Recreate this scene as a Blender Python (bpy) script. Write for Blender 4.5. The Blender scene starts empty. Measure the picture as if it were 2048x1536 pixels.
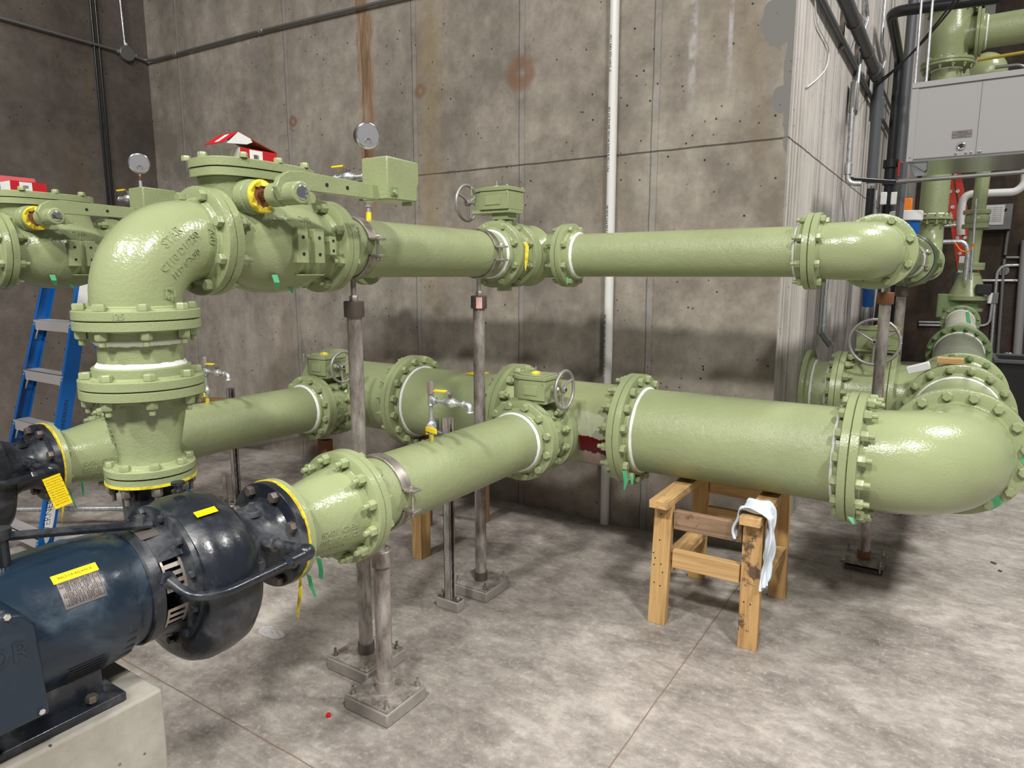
import bpy, math, random
from mathutils import Vector as V, Matrix, Quaternion
random.seed(7)
PI = math.pi
SC = bpy.context.scene
COL = SC.collection
# ------------------------------------------------------------------ camera
CAM = V((0, 0, 1.7))
yaw, pit, rol, FPX = -.5762, .1583, .0002, 1365.2
fw = V((math.sin(yaw)*math.cos(pit), math.cos(yaw)*math.cos(pit), -math.sin(pit)))
rt = V((math.cos(yaw), -math.sin(yaw), 0)); up = rt.cross(fw)
rt, up = rt*math.cos(rol)+up*math.sin(rol), up*math.cos(rol)-rt*math.sin(rol)
cd = bpy.data.cameras.new('camera'); cam = bpy.data.objects.new('camera', cd); COL.objects.link(cam)
cd.sensor_width = 36; cd.lens = 36*FPX/2048; cd.clip_end = 60; cd.clip_start = .05
cam.matrix_world = Matrix(((rt.x, up.x, -fw.x, CAM.x), (rt.y, up.y, -fw.y, CAM.y), (rt.z, up.z, -fw.z, CAM.z), (0, 0, 0, 1)))
SC.camera = cam
# ------------------------------------------------------------------ light
SC.view_settings.view_transform = 'Standard'; SC.view_settings.look = 'None'
SC.view_settings.gamma = 1; SC.view_settings.use_curve_mapping = False
SC.view_settings.exposure = 0.0
W = bpy.data.worlds.new('world'); SC.world = W; W.use_nodes = True
W.node_tree.nodes['Background'].inputs[0].default_value = (.96, .97, 1, 1)
W.node_tree.nodes['Background'].inputs[1].default_value = .17
def lamp(x, y, z, p, size=.85, tgt=None, col=(1, .975, .94)):
    l = bpy.data.lights.new('high_bay', 'AREA'); l.shape = 'DISK'; l.size = size; l.energy = p; l.color = col
    o = bpy.data.objects.new('high_bay_light', l); COL.objects.link(o); o.location = (x, y, z)
    if tgt: o.rotation_euler = (V(tgt)-V((x, y, z))).to_track_quat('-Z', 'Y').to_euler()
    return o
LP = [(-3.1, -4.7, 7.8, 470), (.5, -4.3, 7.8, 640), (3.7, -1.5, 7.8, 640), (3.8, 5.0, 7.8, 430), (2.6, 11, 7.8, 170)]
for x, y, z, p in LP: lamp(x, y, z, p*1.2)

# ------------------------------------------------------------------ materials
def mat(name, col, rough=.5, metal=0, spec=.5):
    m = bpy.data.materials.new(name); m.use_nodes = True
    b = m.node_tree.nodes['Principled BSDF']
    b.inputs['Base Color'].default_value = (*col, 1); b.inputs['Roughness'].default_value = rough
    b.inputs['Metallic'].default_value = metal; b.inputs['Specular IOR Level'].default_value = spec
    return m
class N:
    """small node helper"""
    def __init__(s, m):
        s.t = m.node_tree; s.b = s.t.nodes['Principled BSDF']; s.L = s.t.links
        s.co = s.t.nodes.new('ShaderNodeNewGeometry').outputs['Position']
    def n(s, k, **kw):
        x = s.t.nodes.new(k)
        for a, v in kw.items(): setattr(x, a, v)
        return x
    def lk(s, a, b): s.L.new(a, b)
    def scaled(s, sc, co=None, off=(0, 0, 0)):
        x = s.n('ShaderNodeMapping'); x.inputs['Scale'].default_value = sc; x.inputs['Location'].default_value = off
        s.lk(co or s.co, x.inputs[0]); return x.outputs[0]
    def noise(s, sc, det=4, rough=.55, vec=None, dist=0):
        x = s.n('ShaderNodeTexNoise'); x.inputs['Scale'].default_value = sc; x.inputs['Detail'].default_value = det
        x.inputs['Roughness'].default_value = rough; x.inputs['Distortion'].default_value = dist
        s.lk(vec or s.co, x.inputs['Vector']); return x.outputs['Fac']
    def vor(s, sc, vec=None):
        x = s.n('ShaderNodeTexVoronoi'); x.inputs['Scale'].default_value = sc
        s.lk(vec or s.co, x.inputs['Vector']); return x.outputs['Distance']
    def ramp(s, f, *st):
        x = s.n('ShaderNodeValToRGB'); e = x.color_ramp.elements
        while len(e) < len(st): e.new(.5)
        for i, (p, c) in enumerate(st):
            e[i].position = p; e[i].color = (*c, 1) if len(c) == 3 else c
        s.lk(f, x.inputs[0]); return x.outputs[0]
    def g(s, f, a, b, x=1.0, y=0.0):      # smooth map a..b -> y..x
        r = s.n('ShaderNodeMapRange', interpolation_type='SMOOTHSTEP')
        r.inputs[1].default_value = a; r.inputs[2].default_value = b; r.inputs[3].default_value = y; r.inputs[4].default_value = x
        s.lk(f, r.inputs[0]); return r.outputs[0]
    def m(s, op, a, b=None):
        x = s.n('ShaderNodeMath', operation=op)
        for i, q in enumerate((a, b)):
            if q is None: continue
            if isinstance(q, (int, float)): x.inputs[i].default_value = q
            else: s.lk(q, x.inputs[i])
        return x.outputs[0]
    def mix(s, f, a, b, mode='MIX'):
        x = s.n('ShaderNodeMix', data_type='RGBA', blend_type=mode)
        for i, q in ((0, f), (6, a), (7, b)):
            if isinstance(q, (int, float)): x.inputs[i].default_value = q
            elif isinstance(q, tuple): x.inputs[i].default_value = (*q, 1)
            else: s.lk(q, x.inputs[i])
        return x.outputs[2]
    def xyz(s):
        x = s.n('ShaderNodeSeparateXYZ'); s.lk(s.co, x.inputs[0]); return x.outputs
    def near(s, v, c, w, soft=.5):         # 1 inside |v-c|<w
        d = s.m('ABSOLUTE', s.m('SUBTRACT', v, c)); return s.g(d, w*(1+soft), w*(1-soft))
    def bump(s, h, st=.3, dist=.01):
        x = s.n('ShaderNodeBump'); x.inputs['Strength'].default_value = st; x.inputs['Distance'].default_value = dist
        s.lk(h, x.inputs['Height']); s.lk(x.outputs[0], s.b.inputs['Normal'])
    def col(s, c): s.lk(c, s.b.inputs['Base Color'])
    def rough(s, c): s.lk(c, s.b.inputs['Roughness'])
def painted(name, col, rough, bs, bst, bd, var=.07):
    m = mat(name, col, rough); n = N(m)
    a = n.noise(2.3, 3); d = tuple(c*(1-var*2) for c in col); l = tuple(min(1, c*(1+var)) for c in col)
    n.col(n.ramp(a, (.3, d), (.7, l)))
    h = n.noise(bs, 2, .5); h2 = n.noise(bs*.12, 2)
    n.bump(n.m('ADD', h, n.m('MULTIPLY', h2, 1.2)), bst, bd)
    return m
GC = (.30, .345, .178)
M_PIPE = painted('green_pipe_paint', GC, .24, 260, .75, .0028)
M_CAST = painted('green_cast_paint', (.295, .34, .175), .22, 110, .5, .0025)
M_BOLT = painted('green_bolt_paint', (.30, .345, .178), .3, 120, .3, .001)
M_DGRN = painted('darker_green_paint', (.19, .26, .115), .33, 120, .4, .002)
M_TEE = painted('half_painted_green', GC, .3, 170, .5, .002)
def _tee():
    n = N(M_TEE); x, y, z = n.xyz()
    w = n.noise(14, 4); d = n.m('ADD', z, n.m('MULTIPLY', n.m('SUBTRACT', w, .5), .06))
    reg = n.m('MULTIPLY', n.g(x, -1.66, -1.62), n.g(x, -1.40, -1.41))
    base = n.ramp(n.noise(2.3, 3), (.3, (.27, .30, .152)), (.7, (.33, .362, .19)))
    pale = n.mix(n.g(d, .99, .98), base, (.40, .43, .29))
    st = n.noise(30, 3, .5, n.scaled((1, 1, .08)))
    pale = n.mix(n.m('MULTIPLY', n.g(st, .52, .6), .35), pale, (.2, .26, .12))
    red = n.mix(n.g(d, .86, .857), pale, (.10, .006, .006))
    rst = n.mix(n.g(n.m('ADD', d, n.m('MULTIPLY', n.m('SUBTRACT', n.noise(60, 3), .5), .05)), .77, .765), red, (.42, .33, .27))
    f = n.mix(n.m('MULTIPLY', reg, n.g(d, 1.0, .985)), base, rst)
    und = n.mix(n.m('MULTIPLY', reg, n.g(d, 1.0, .985)), base, rst)
    n.col(und)
_tee()
M_WHITE = painted('white_sealant', (.78, .79, .76), .5, 90, .5, .002, .03)
M_BLACK = mat('blue_black_enamel', (.018, .022, .03), .24)
def _blk(m, c1, c2, st):
    n = N(m); a = n.noise(6, 5, .6, None, .6); b = n.noise(40, 3)
    n.col(n.mix(n.m('MULTIPLY', n.g(a, .48, .75), st), c1, c2))
    n.rough(n.g(a, .3, .8, .5, .16)); n.bump(b, .35, .0025)
_blk(M_BLACK, (.013, .016, .022), (.115, .12, .128), .85)
M_NAVY = mat('navy_motor_enamel', (.012, .025, .045), .3); _blk(M_NAVY, (.010, .021, .036), (.06, .085, .11), .85)
M_STEEL = mat('stainless', (.50, .47, .43), .38, .85)
def _st(m, c1, c2, bs=14):
    n = N(m); a = n.noise(bs, 5, .65, n.scaled((1, 1, .35))); n.col(n.ramp(a, (.35, c1), (.62, c2))); n.rough(n.g(a, .3, .7, .32, .55))
_st(M_STEEL, (.20, .17, .14), (.60, .56, .52))
M_POST = mat('weathered_post', (.4, .37, .34), .5, .35); _st(M_POST, (.17, .14, .12), (.44, .40, .365), 22)
M_DSTL = mat('dark_steel_collar', (.14, .115, .1), .5, .55)
M_ZINC = mat('galvanized', (.55, .56, .57), .34, .8); _st(M_ZINC, (.33, .34, .35), (.7, .71, .72), 60)
M_CHROME = mat('chrome', (.75, .75, .77), .14, 1)
M_GRAYC = mat('gray_conduit', (.22, .22, .21), .45, .6)
M_ALU = mat('cast_aluminium', (.36, .34, .33), .45, .55)
M_LALU = mat('ladder_aluminium', (.62, .60, .60), .45, .6)
M_BLUE = painted('blue_fibreglass', (.004, .10, .36), .38, 60, .2, .001)
M_RED = painted('red_fibreglass', (.50, .032, .012), .4, 60, .2, .001)
M_REDC = mat('red_card', (.45, .006, .012), .4)
M_PAPER = mat('white_card', (.68, .68, .67), .6)
M_CARD = mat('brown_card', (.33, .18, .09), .8)
M_YEL = mat('yellow_tape', (.78, .62, .02), .45)
def _y():
    n = N(M_YEL); n.col(n.ramp(n.noise(40, 3), (.35, (.55, .38, .03)), (.6, (.82, .70, .04)))); n.bump(n.noise(45, 2), .7, .004)
_y()
M_YHAN = mat('yellow_grip', (.85, .62, .01), .35)
M_INK = mat('black_ink', (.01, .01, .01), .6)
M_BLKP = mat('black_pipe', (.010, .011, .013), .28)
M_GPVC = mat('gray_pvc', (.085, .09, .098), .4)
M_PVC = mat('white_pvc', (.72, .72, .70), .35)
M_GTAPE = mat('green_tape', (.07, .36, .17), .5)
M_PLATE = mat('satin_nameplate', (.16, .14, .13), .4, .5)
M_GUARD = mat('tan_guard', (.36, .31, .27), .4, .5)
M_CAB = mat('grey_cabinet', (.29, .287, .29), .45)
M_DUSTY = painted('dusty_grey_green', (.23, .25, .185), .4, 60, .3, .002, .12)
M_CREAM = painted('cream_primer', (.55, .57, .45), .45, 60, .3, .002)
M_GAS = mat('yellow_gas_paint', (.38, .28, .02), .45)
M_DUCT = mat('galvanized_sheet', (.50, .50, .48), .22, .9)
M_COPPER = mat('oily_shaft', (.36, .2, .13), .2, .9)
M_ORANGE = mat('orange_plastic', (.75, .19, .01), .4)
M_RAG = mat('pale_blue_cloth', (.60, .66, .72), .9)
def _rag():
    n = N(M_RAG); n.bump(n.noise(300, 2), .4, .001)
_rag()
M_GLASS = mat('gauge_lens', (.33, .33, .34), .08, .3)
M_DARK = mat('dark_gap', (.006, .006, .007), .7)
M_RUST = mat('rusty_steel', (.22, .09, .04), .7, .2)
M_BLUEP = mat('blue_gasket', (.012, .03, .09), .4)
M_PLAS = mat('clear_plastic_film', (.9, .9, .92), .12)
M_PLAS.node_tree.nodes['Principled BSDF'].inputs['Alpha'].default_value = .30
M_PINK = mat('pink_primer', (.60, .47, .42), .5)
def wood(name, c1, c2, ax, st=0):
    m = mat(name, c1, .65); n = N(m); sc = [26, 26, 26]; sc[ax] = 1.6
    a = n.noise(1, 5, .6, n.scaled(sc), 1.2); c = n.ramp(a, (.3, c2), (.55, c1), (.75, tuple(min(1, k*1.15) for k in c1)))
    if st:
        b = n.noise(9, 5, .7); c = n.mix(n.m('MULTIPLY', n.g(b, .53, .62), st), c, (.07, .045, .03))
    n.col(c); n.bump(a, .15, .002); return m
WC1, WC2 = (.56, .36, .155), (.35, .2, .075)
M_WOODX = wood('pine_x', WC1, WC2, 0); M_WOODY = wood('pine_y', WC1, WC2, 1, .3); M_WOODZ = wood('pine_z', (.53, .33, .13), WC2, 2)
M_WOODS = wood('stained_pine', (.50, .30, .12), (.28, .15, .05), 2, .9)
M_WOODP = wood('paint_splashed_pine', (.27, .17, .10), (.16, .10, .06), 0, .8)
M_WOODD = wood('dark_pine', (.26, .14, .07), (.14, .07, .03), 2)

def concrete(name, c1, c2, plane, joints, hj, white=0, streak=.5, stain=None, bright=1):
    """plane: 'x' wall spans x,z ; 'y' wall spans y,z"""
    m = mat(name, c1, .82, 0, .3); n = N(m); X, Y, Z = n.xyz(); U = X if plane == 'x' else Y
    k = [tuple(q*bright for q in c) for c in (c1, c2)]
    a = n.noise(1.1, 6, .62); b = n.noise(7, 6, .7); s = n.noise(1, 5, .65, n.scaled((3.2, 3.2, .8)))
    c = n.ramp(n.m('ADD', n.m('MULTIPLY', a, .6), n.m('MULTIPLY', b, .4)), (.38, tuple(q*.82 for q in k[1])), (.5, tuple((p+q)/2 for p, q in zip(*k))), (.62, tuple(q*1.12 for q in k[0])))
    c = n.mix(n.m('MULTIPLY', n.g(s, .35, .75), streak), c, tuple(q*.55 for q in k[1]), 'MIX')
    br = n.noise(.9, 5, .6, n.scaled((2.2, 2.2, .6), None, (5, 2, 1)))
    c = n.mix(n.m('MULTIPLY', n.g(br, .52, .72), .38), c, (.17*bright, .115*bright, .055*bright))
    if white:
        w = n.noise(1, 6, .7, n.scaled((22, 22, .25), None, (3, 1, 0))); c = n.mix(n.m('MULTIPLY', n.g(w, .38, .62), white), c, (.62, .585, .55))
        w2 = n.noise(1, 4, .7, n.scaled((45, 45, 1.2))); c = n.mix(n.m('MULTIPLY', n.g(w2, .6, .7), .3), c, (.19, .16, .14))
    # grain + pores
    gr = n.noise(55, 3, .7); c = n.mix(n.m('MULTIPLY', n.g(gr, .55, .75), .25), c, (.08, .07, .06))
    po = n.vor(16); pm = n.g(n.noise(3, 2), .45, .6); pore = n.m('MULTIPLY', n.g(po, .13, .07), pm)
    c = n.mix(pore, c, (.03, .025, .02))
    h = n.m('SUBTRACT', n.m('MULTIPLY', b, .25), pore)
    wob = n.m('MULTIPLY', n.m('SUBTRACT', n.noise(5, 2), .5), .012)
    Uw = n.m('ADD', U, wob)
    for j in joints:
        c = n.mix(n.m('MULTIPLY', n.near(Uw, j, .018, .3), n.m('MULTIPLY', n.g(n.noise(6, 4), .35, .6), .55)), c, (.30*bright, .29*bright, .285*bright))
        ln = n.near(Uw, j-.022, .0035); c = n.mix(n.m('MULTIPLY', ln, .55), c, (.06, .055, .05)); h = n.m('SUBTRACT', h, ln)
        ln = n.near(Uw, j+.024, .0025); c = n.mix(n.m('MULTIPLY', ln, .35), c, (.05, .045, .04))
    for z in hj:
        ln = n.near(n.m('ADD', Z, wob), z, .005); c = n.mix(n.m('MULTIPLY', ln, .8), c, (.04, .035, .03)); h = n.m('SUBTRACT', h, ln)
    if stain:      # a run of orange mineral stain down one pour joint
        sx, zb = stain; wd = n.m('MULTIPLY', n.m('SUBTRACT', n.noise(4, 4), .5), .16)
        mk = n.m('MULTIPLY', n.near(n.m('ADD', U, wd), sx, .075, .35), n.g(Z, zb, zb+.25))
        st = n.noise(1, 6, .75, n.scaled((30, 30, 2.2)), .8)
        c = n.mix(mk, c, n.ramp(st, (.35, (.15, .09, .055)), (.5, (.27, .175, .10)), (.66, (.40, .34, .29))))
        for (cx, cz, rr) in ((-4.98, 3.015, .05), (-3.53, 3.065, .05), (-2.64, 3.06, .11)):
            dx = n.m('SUBTRACT', X, cx); dz = n.m('SUBTRACT', Z, cz)
            d = n.m('ADD', n.m('SQRT', n.m('ADD', n.m('MULTIPLY', dx, dx), n.m('MULTIPLY', dz, dz))), n.m('MULTIPLY', n.m('SUBTRACT', n.noise(20, 3), .5), .06))
            c = n.mix(n.m('MULTIPLY', n.near(d, rr*.65, rr*.4, .6), .7), c, (.20, .10, .055))
        for (cx, cz, rx, rz) in ((-.95, 3.08, .10, .15), (-.915, 2.665, .06, .07), (-.88, 2.9, .035, .5)):     # grey repair mortar by the corner
            dx = n.m('DIVIDE', n.m('SUBTRACT', X, cx), rx); dz = n.m('DIVIDE', n.m('SUBTRACT', Z, cz), rz)
            d = n.m('ADD', n.m('ADD', n.m('MULTIPLY', dx, dx), n.m('MULTIPLY', dz, dz)), n.m('MULTIPLY', n.m('SUBTRACT', n.noise(8, 3), .5), 2.2))
            c = n.mix(n.g(d, 1.08, .95), c, (.19, .185, .175))
        for (cx, w, z0) in ((-1.44, .02, 2.5), (-1.22, .012, 2.6)):      # pale lime runs
            c = n.mix(n.m('MULTIPLY', n.m('MULTIPLY', n.near(n.m('ADD', X, wob), cx, w, .6), n.g(Z, z0, z0+.5)), n.g(n.noise(12, 4), .35, .6)), c, (.42, .41, .41))
        yb = n.m('MULTIPLY', n.near(n.m('ADD', X, wd), -3.44, .10, .8), n.m('MULTIPLY', n.g(Z, 1.2, 1.8), n.noise(3, 4)))
        c = n.mix(n.m('MULTIPLY', yb, .55), c, (.30, .21, .07))
    n.col(c); n.bump(h, .6, .006)
    return m
CW1, CW2 = (.39, .352, .30), (.25, .22, .183)
M_WALLB = concrete('board_formed_concrete', CW1, CW2, 'x', (-6.60, -5.03, -3.59, -2.63, -1.66), (2.455,), 0, .4, (-4.10, 2.05))
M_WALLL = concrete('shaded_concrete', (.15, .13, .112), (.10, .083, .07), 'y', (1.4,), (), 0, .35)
M_WALLR = concrete('limewashed_concrete', (.44, .41, .375), (.31, .285, .25), 'y', (6.4, 8.6, 10.8), (2.455,), .75, .4)
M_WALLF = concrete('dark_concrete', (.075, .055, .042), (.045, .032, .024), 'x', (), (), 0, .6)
def floor_mat():
    m = mat('trowelled_floor', (.4, .37, .34), .5, 0, .4); n = N(m); X, Y, Z = n.xyz()
    a = n.noise(1.6, 7, .68, None, .15); b = n.noise(7, 8, .76, n.scaled((1, 1.6, 1)), .2); d = n.noise(38, 4, .7)
    c = n.ramp(n.m('ADD', n.m('MULTIPLY', a, .5), n.m('MULTIPLY', b, .5)), (.37, (.145, .125, .11)), (.5, (.29, .26, .232)), (.62, (.47, .43, .39)))
    c = n.mix(n.m('MULTIPLY', n.g(d, .5, .72), .4), c, (.58, .545, .505))
    c = n.mix(n.m('MULTIPLY', n.g(n.noise(3.5, 6, .75, None, .4), .56, .68), .35), c, (.17, .145, .125))
    sp = n.vor(120); c = n.mix(n.m('MULTIPLY', n.g(sp, .16, .1), n.g(n.noise(2, 2), .5, .65)), c, (.72, .70, .66))
    wob = n.m('MULTIPLY', n.m('SUBTRACT', n.noise(5, 2), .5), .01)
    for q, ax in ((-.885, X), (5.15, Y), (1.42, Y)):
        c = n.mix(n.m('MULTIPLY', n.near(n.m('ADD', ax, wob), q, .003), .75), c, (.17, .10, .06))
    n.col(c); n.rough(n.g(b, .3, .7, .42, .68)); n.bump(n.m('ADD', b, n.m('MULTIPLY', d, .3)), .15, .004)
    return m
M_FLOOR = floor_mat()
def padmat(name, c1, c2):
    m = mat(name, c1, .8, 0, .3); n = N(m); a = n.noise(5, 6, .7); c = n.ramp(a, (.35, c2), (.65, c1))
    po = n.g(n.vor(22), .12, .06); c = n.mix(n.m('MULTIPLY', po, n.g(n.noise(4, 2), .5, .6)), c, (.04, .035, .03)); n.col(c)
    n.bump(n.m('ADD', a, n.m('MULTIPLY', n.noise(60, 3), .3)), .3, .005); return m
M_PAD = padmat('plinth_concrete', (.42, .395, .34), (.30, .28, .235)); M_GROUT = padmat('grout', (.33, .30, .27), (.22, .2, .175))

# ------------------------------------------------------------------ mesh builder
def basis(a):
    a = V(a).normalized(); z = V((0, 0, 1))
    e1 = V((1, 0, 0)) if abs(a.z) > .9 else z.cross(a).normalized()
    e2 = a.cross(e1).normalized(); return a, e1, e2
class MB:
    def __init__(s): s.v = []; s.f = []
    def ring(s, pts): i = len(s.v); s.v += [V(p) for p in pts]; return list(range(i, i+len(pts)))
    def bridge(s, a, b):
        n = len(a)
        for i in range(n): s.f.append((a[i], a[(i+1) % n], b[(i+1) % n], b[i]))
    def lathe(s, o, ax, prof, n=40, a0=0):
        a, e1, e2 = basis(ax); o = V(o); prev = None
        for t, r in prof:
            if r < 1e-6: cur = s.ring([o+a*t])
            else: cur = s.ring([o+a*t+(e1*math.cos(a0+2*PI*i/n)+e2*math.sin(a0+2*PI*i/n))*r for i in range(n)])
            if prev:
                if len(prev) == 1 and len(cur) > 1:
                    for i in range(n): s.f.append((prev[0], cur[(i+1) % n], cur[i]))
                elif len(cur) == 1 and len(prev) > 1:
                    for i in range(n): s.f.append((prev[i], prev[(i+1) % n], cur[0]))
                elif len(cur) > 1: s.bridge(prev, cur)
            prev = cur
        return s
    def cyl(s, p, q, r, n=24, r2=None, ch=0):
        p = V(p); q = V(q); L = (q-p).length; r2 = r if r2 is None else r2
        pr = [(0, 0), (0, r-ch), (ch, r), (L-ch, r2), (L, r2-ch), (L, 0)] if ch else [(0, 0), (0, r), (L, r2), (L, 0)]
        return s.lathe(p, q-p, pr, n)
    def hexa(s, p, ax, h, w, n=6, a0=0):
        r = w/math.sqrt(3) if n == 6 else w; return s.lathe(p, ax, [(0, 0), (0, r), (h*.82, r), (h, r*.86), (h, 0)], n, a0)
    def box(s, c, d, R=None):
        c = V(c); x, y, z = [k/2 for k in d]; R = R or Matrix.Identity(3)
        i = len(s.v)
        for sx in (-1, 1):
            for sy in (-1, 1):
                for sz in (-1, 1): s.v.append(c+R @ V((sx*x, sy*y, sz*z)))
        for q in ((0, 1, 3, 2), (4, 6, 7, 5), (0, 4, 5, 1), (2, 3, 7, 6), (0, 2, 6, 4), (1, 5, 7, 3)): s.f.append(tuple(i+k for k in q))
        return s
    def bb(s, lo, hi): lo = V(lo); hi = V(hi); return s.box((lo+hi)/2, hi-lo)
    def prism(s, pts, ax, h):
        """pts: list of 3D points of a planar polygon, extruded by vector ax*h"""
        a = V(ax).normalized()*h; b = s.ring(pts); t = s.ring([V(p)+a for p in pts]); s.bridge(b, t); s.f.append(tuple(reversed(b))); s.f.append(tuple(t)); return s
    def tube(s, pts, r, n=12, rs=None, caps=True):
        pts = [V(p) for p in pts]; T = []
        for i in range(len(pts)):
            d = (pts[min(i+1, len(pts)-1)]-pts[max(i-1, 0)]); T.append(d.normalized())
        a, e1, e2 = basis(T[0]); prev = None
        for i, p in enumerate(pts):
            if i:
                q = T[i-1].rotation_difference(T[i]); e1 = q @ e1; e2 = q @ e2
            rr = rs[i] if rs else r
            cur = s.ring([p+(e1*math.cos(2*PI*k/n)+e2*math.sin(2*PI*k/n))*rr for k in range(n)])
            if prev: s.bridge(prev, cur)
            elif caps: s.f.append(tuple(reversed(cur)))
            prev = cur
        if caps: s.f.append(tuple(prev))
        return s
    def torus(s, c, ax, R, r, n=40, k=10, a0=0, a1=2*PI):
        a, e1, e2 = basis(ax); c = V(c); full = abs(a1-a0-2*PI) < 1e-4; rings = []
        for i in range(n if full else n+1):
            t = a0+(a1-a0)*i/n; d = e1*math.cos(t)+e2*math.sin(t)
            rings.append(s.ring([c+d*(R+r*math.cos(2*PI*j/k))+a*(r*math.sin(2*PI*j/k)) for j in range(k)]))
        for i in range(len(rings)-1): s.bridge(rings[i], rings[i+1])
        if full: s.bridge(rings[-1], rings[0])
        else: s.f.append(tuple(reversed(rings[0]))); s.f.append(tuple(rings[-1]))
        return s
    def sphere(s, c, r, n=20, sc=(1, 1, 1)):
        c = V(c); m = n//2; prev = None
        for j in range(m+1):
            t = PI*j/m; z = math.cos(t); q = math.sin(t)
            cur = s.ring([c+V((0, 0, z*r*sc[2]))]) if j in (0, m) else s.ring([c+V((q*math.cos(2*PI*i/n)*r*sc[0], q*math.sin(2*PI*i/n)*r*sc[1], z*r*sc[2])) for i in range(n)])
            if prev:
                if len(prev) == 1:
                    for i in range(n): s.f.append((prev[0], cur[i], cur[(i+1) % n]))
                elif len(cur) == 1:
                    for i in range(n): s.f.append((prev[(i+1) % n], prev[i], cur[0]))
                else: s.bridge(cur, prev)
            prev = cur
        return s
def fillet(pts, r, n=6):
    pts = [V(p) for p in pts]; out = [pts[0]]
    for i in range(1, len(pts)-1):
        p = pts[i]; a = (pts[i-1]-p); b = (pts[i+1]-p); q = min(r, a.length*.49, b.length*.49); A = p+a.normalized()*q; B = p+b.normalized()*q
        for k in range(n+1):
            t = k/n; out.append(A*(1-t)**2+p*2*t*(1-t)+B*t*t)
    out.append(pts[-1]); return out
def wloc(o):
    p = V((0, 0, 0))
    while o: p += o.location; o = o.parent
    return p
def mesh(name, mb, m, origin, ang=38):
    me = bpy.data.meshes.new(name); me.from_pydata([v-origin for v in mb.v], [], mb.f); me.materials.append(m)
    me.update(); 
    import bmesh
    bm = bmesh.new(); bm.from_mesh(me); bmesh.ops.recalc_face_normals(bm, faces=bm.faces); bm.to_mesh(me); bm.free()
    for p in me.polygons: p.use_smooth = True
    me.set_sharp_from_angle(angle=math.radians(ang)); return me
def part(name, mb, m, parent=None, bevel=0, label=None, ang=38):
    o = bpy.data.objects.new(name, mesh(name, mb, m, wloc(parent) if parent else V((0, 0, 0)), ang)); COL.objects.link(o)
    if parent: o.parent = parent
    if label: o['label'] = label
    if bevel:
        b = o.modifiers.new('bevel', 'BEVEL'); b.width = bevel; b.segments = 2; b.limit_method = 'ANGLE'; b.angle_limit = math.radians(40)
    return o
def tag(o, label, cat, group=None):
    o['label'] = label; o['category'] = cat
    if group: o['group'] = group
    return o
def thing(name, label, cat, loc, group=None):
    o = bpy.data.objects.new(name, None); COL.objects.link(o); o.location = loc; o.empty_display_size = .05
    return tag(o, label, cat, group)
def solo(name, mb, m, label, cat, group=None, bevel=0, ang=38):
    """a thing that is one mesh; its origin sits at its lowest middle point"""
    xs = [v.x for v in mb.v]; ys = [v.y for v in mb.v]; zs = [v.z for v in mb.v]
    c = V(((min(xs)+max(xs))/2, (min(ys)+max(ys))/2, min(zs)))
    o = bpy.data.objects.new(name, mesh(name, mb, m, c, ang)); COL.objects.link(o); o.location = c
    if bevel:
        b = o.modifiers.new('bevel', 'BEVEL'); b.width = bevel; b.segments = 2; b.limit_method = 'ANGLE'; b.angle_limit = math.radians(40)
    return tag(o, label, cat, group)
def struct(name, mb, m, parent=None):
    o = part(name, mb, m, parent); o['kind'] = 'structure'; return o
def copy_tree(o, parent=None):
    c = o.copy(); COL.objects.link(c); c.parent = parent
    for ch in list(o.children): copy_tree(ch, c)
    return c
def dup(o, d, label):
    c = copy_tree(o); c.location = o.location+V(d); c['label'] = label; return c
# --- text as thin solid letters mapped through fn(x, y, h) -> point
def text(mb, s, size, depth, fn, align='CENTER', res=2):
    cu = bpy.data.curves.new('t', 'FONT'); cu.body = s; cu.size = size; cu.extrude = depth; cu.align_x = align; cu.resolution_u = res
    ob = bpy.data.objects.new('t', cu); COL.objects.link(ob)
    bpy.context.view_layer.update()
    me = ob.evaluated_get(bpy.context.evaluated_depsgraph_get()).to_mesh(); i = len(mb.v)
    for v in me.vertices: mb.v.append(V(fn(v.co.x, v.co.y, v.co.z)))
    for p in me.polygons: mb.f.append(tuple(i+k for k in p.vertices))
    ob.evaluated_get(bpy.context.evaluated_depsgraph_get()).to_mesh_clear()
    bpy.data.objects.remove(ob); bpy.data.curves.remove(cu); return mb
# ------------------------------------------------------------------ piping kit
#      pipe r, flange R, thick, bolt circle, bolts, hex
SZ = {5: (.085, .127, .024, .108, 8, .026), 6: (.088, .14, .025, .120, 8, .027), 8: (.115, .1715, .0286, .148, 8, .031), 10: (.141, .203, .030, .180, 12, .034),
      12: (.1675, .2415, .032, .216, 12, .034), 16: (.221, .298, .0365, .269, 16, .040)}
BM = {}
def bolt(parent, p, d, hexw, grip, m, dbl=False, name='bolt', stud=.6):
    key = (hexw, round(grip, 4), m.name, dbl, stud)
    if key not in BM:
        b = MB(); r = hexw*.30; h = hexw*.62; a0 = random.random()
        if dbl: b.cyl((0, 0, -h-hexw*.35), (0, 0, .001), r, 10)
        b.hexa((0, 0, 0), (0, 0, -1), h, hexw, 6, a0); b.cyl((0, 0, 0), (0, 0, grip), r, 10)
        b.hexa((0, 0, grip), (0, 0, 1), h*1.25, hexw, 6, a0+.4); b.cyl((0, 0, grip+h), (0, 0, grip+h*1.25+hexw*stud), r, 12, None, .002)
        BM[key] = mesh('bolt', b, m, V((0, 0, 0)))
    o = bpy.data.objects.new(name, BM[key]); COL.objects.link(o); o.parent = parent; o.location = V(p)-wloc(parent)
    o.rotation_euler = (V(d).to_track_quat('Z', 'Y') @ Quaternion((0, 0, 1), random.random()*1.0)).to_euler(); return o
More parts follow.
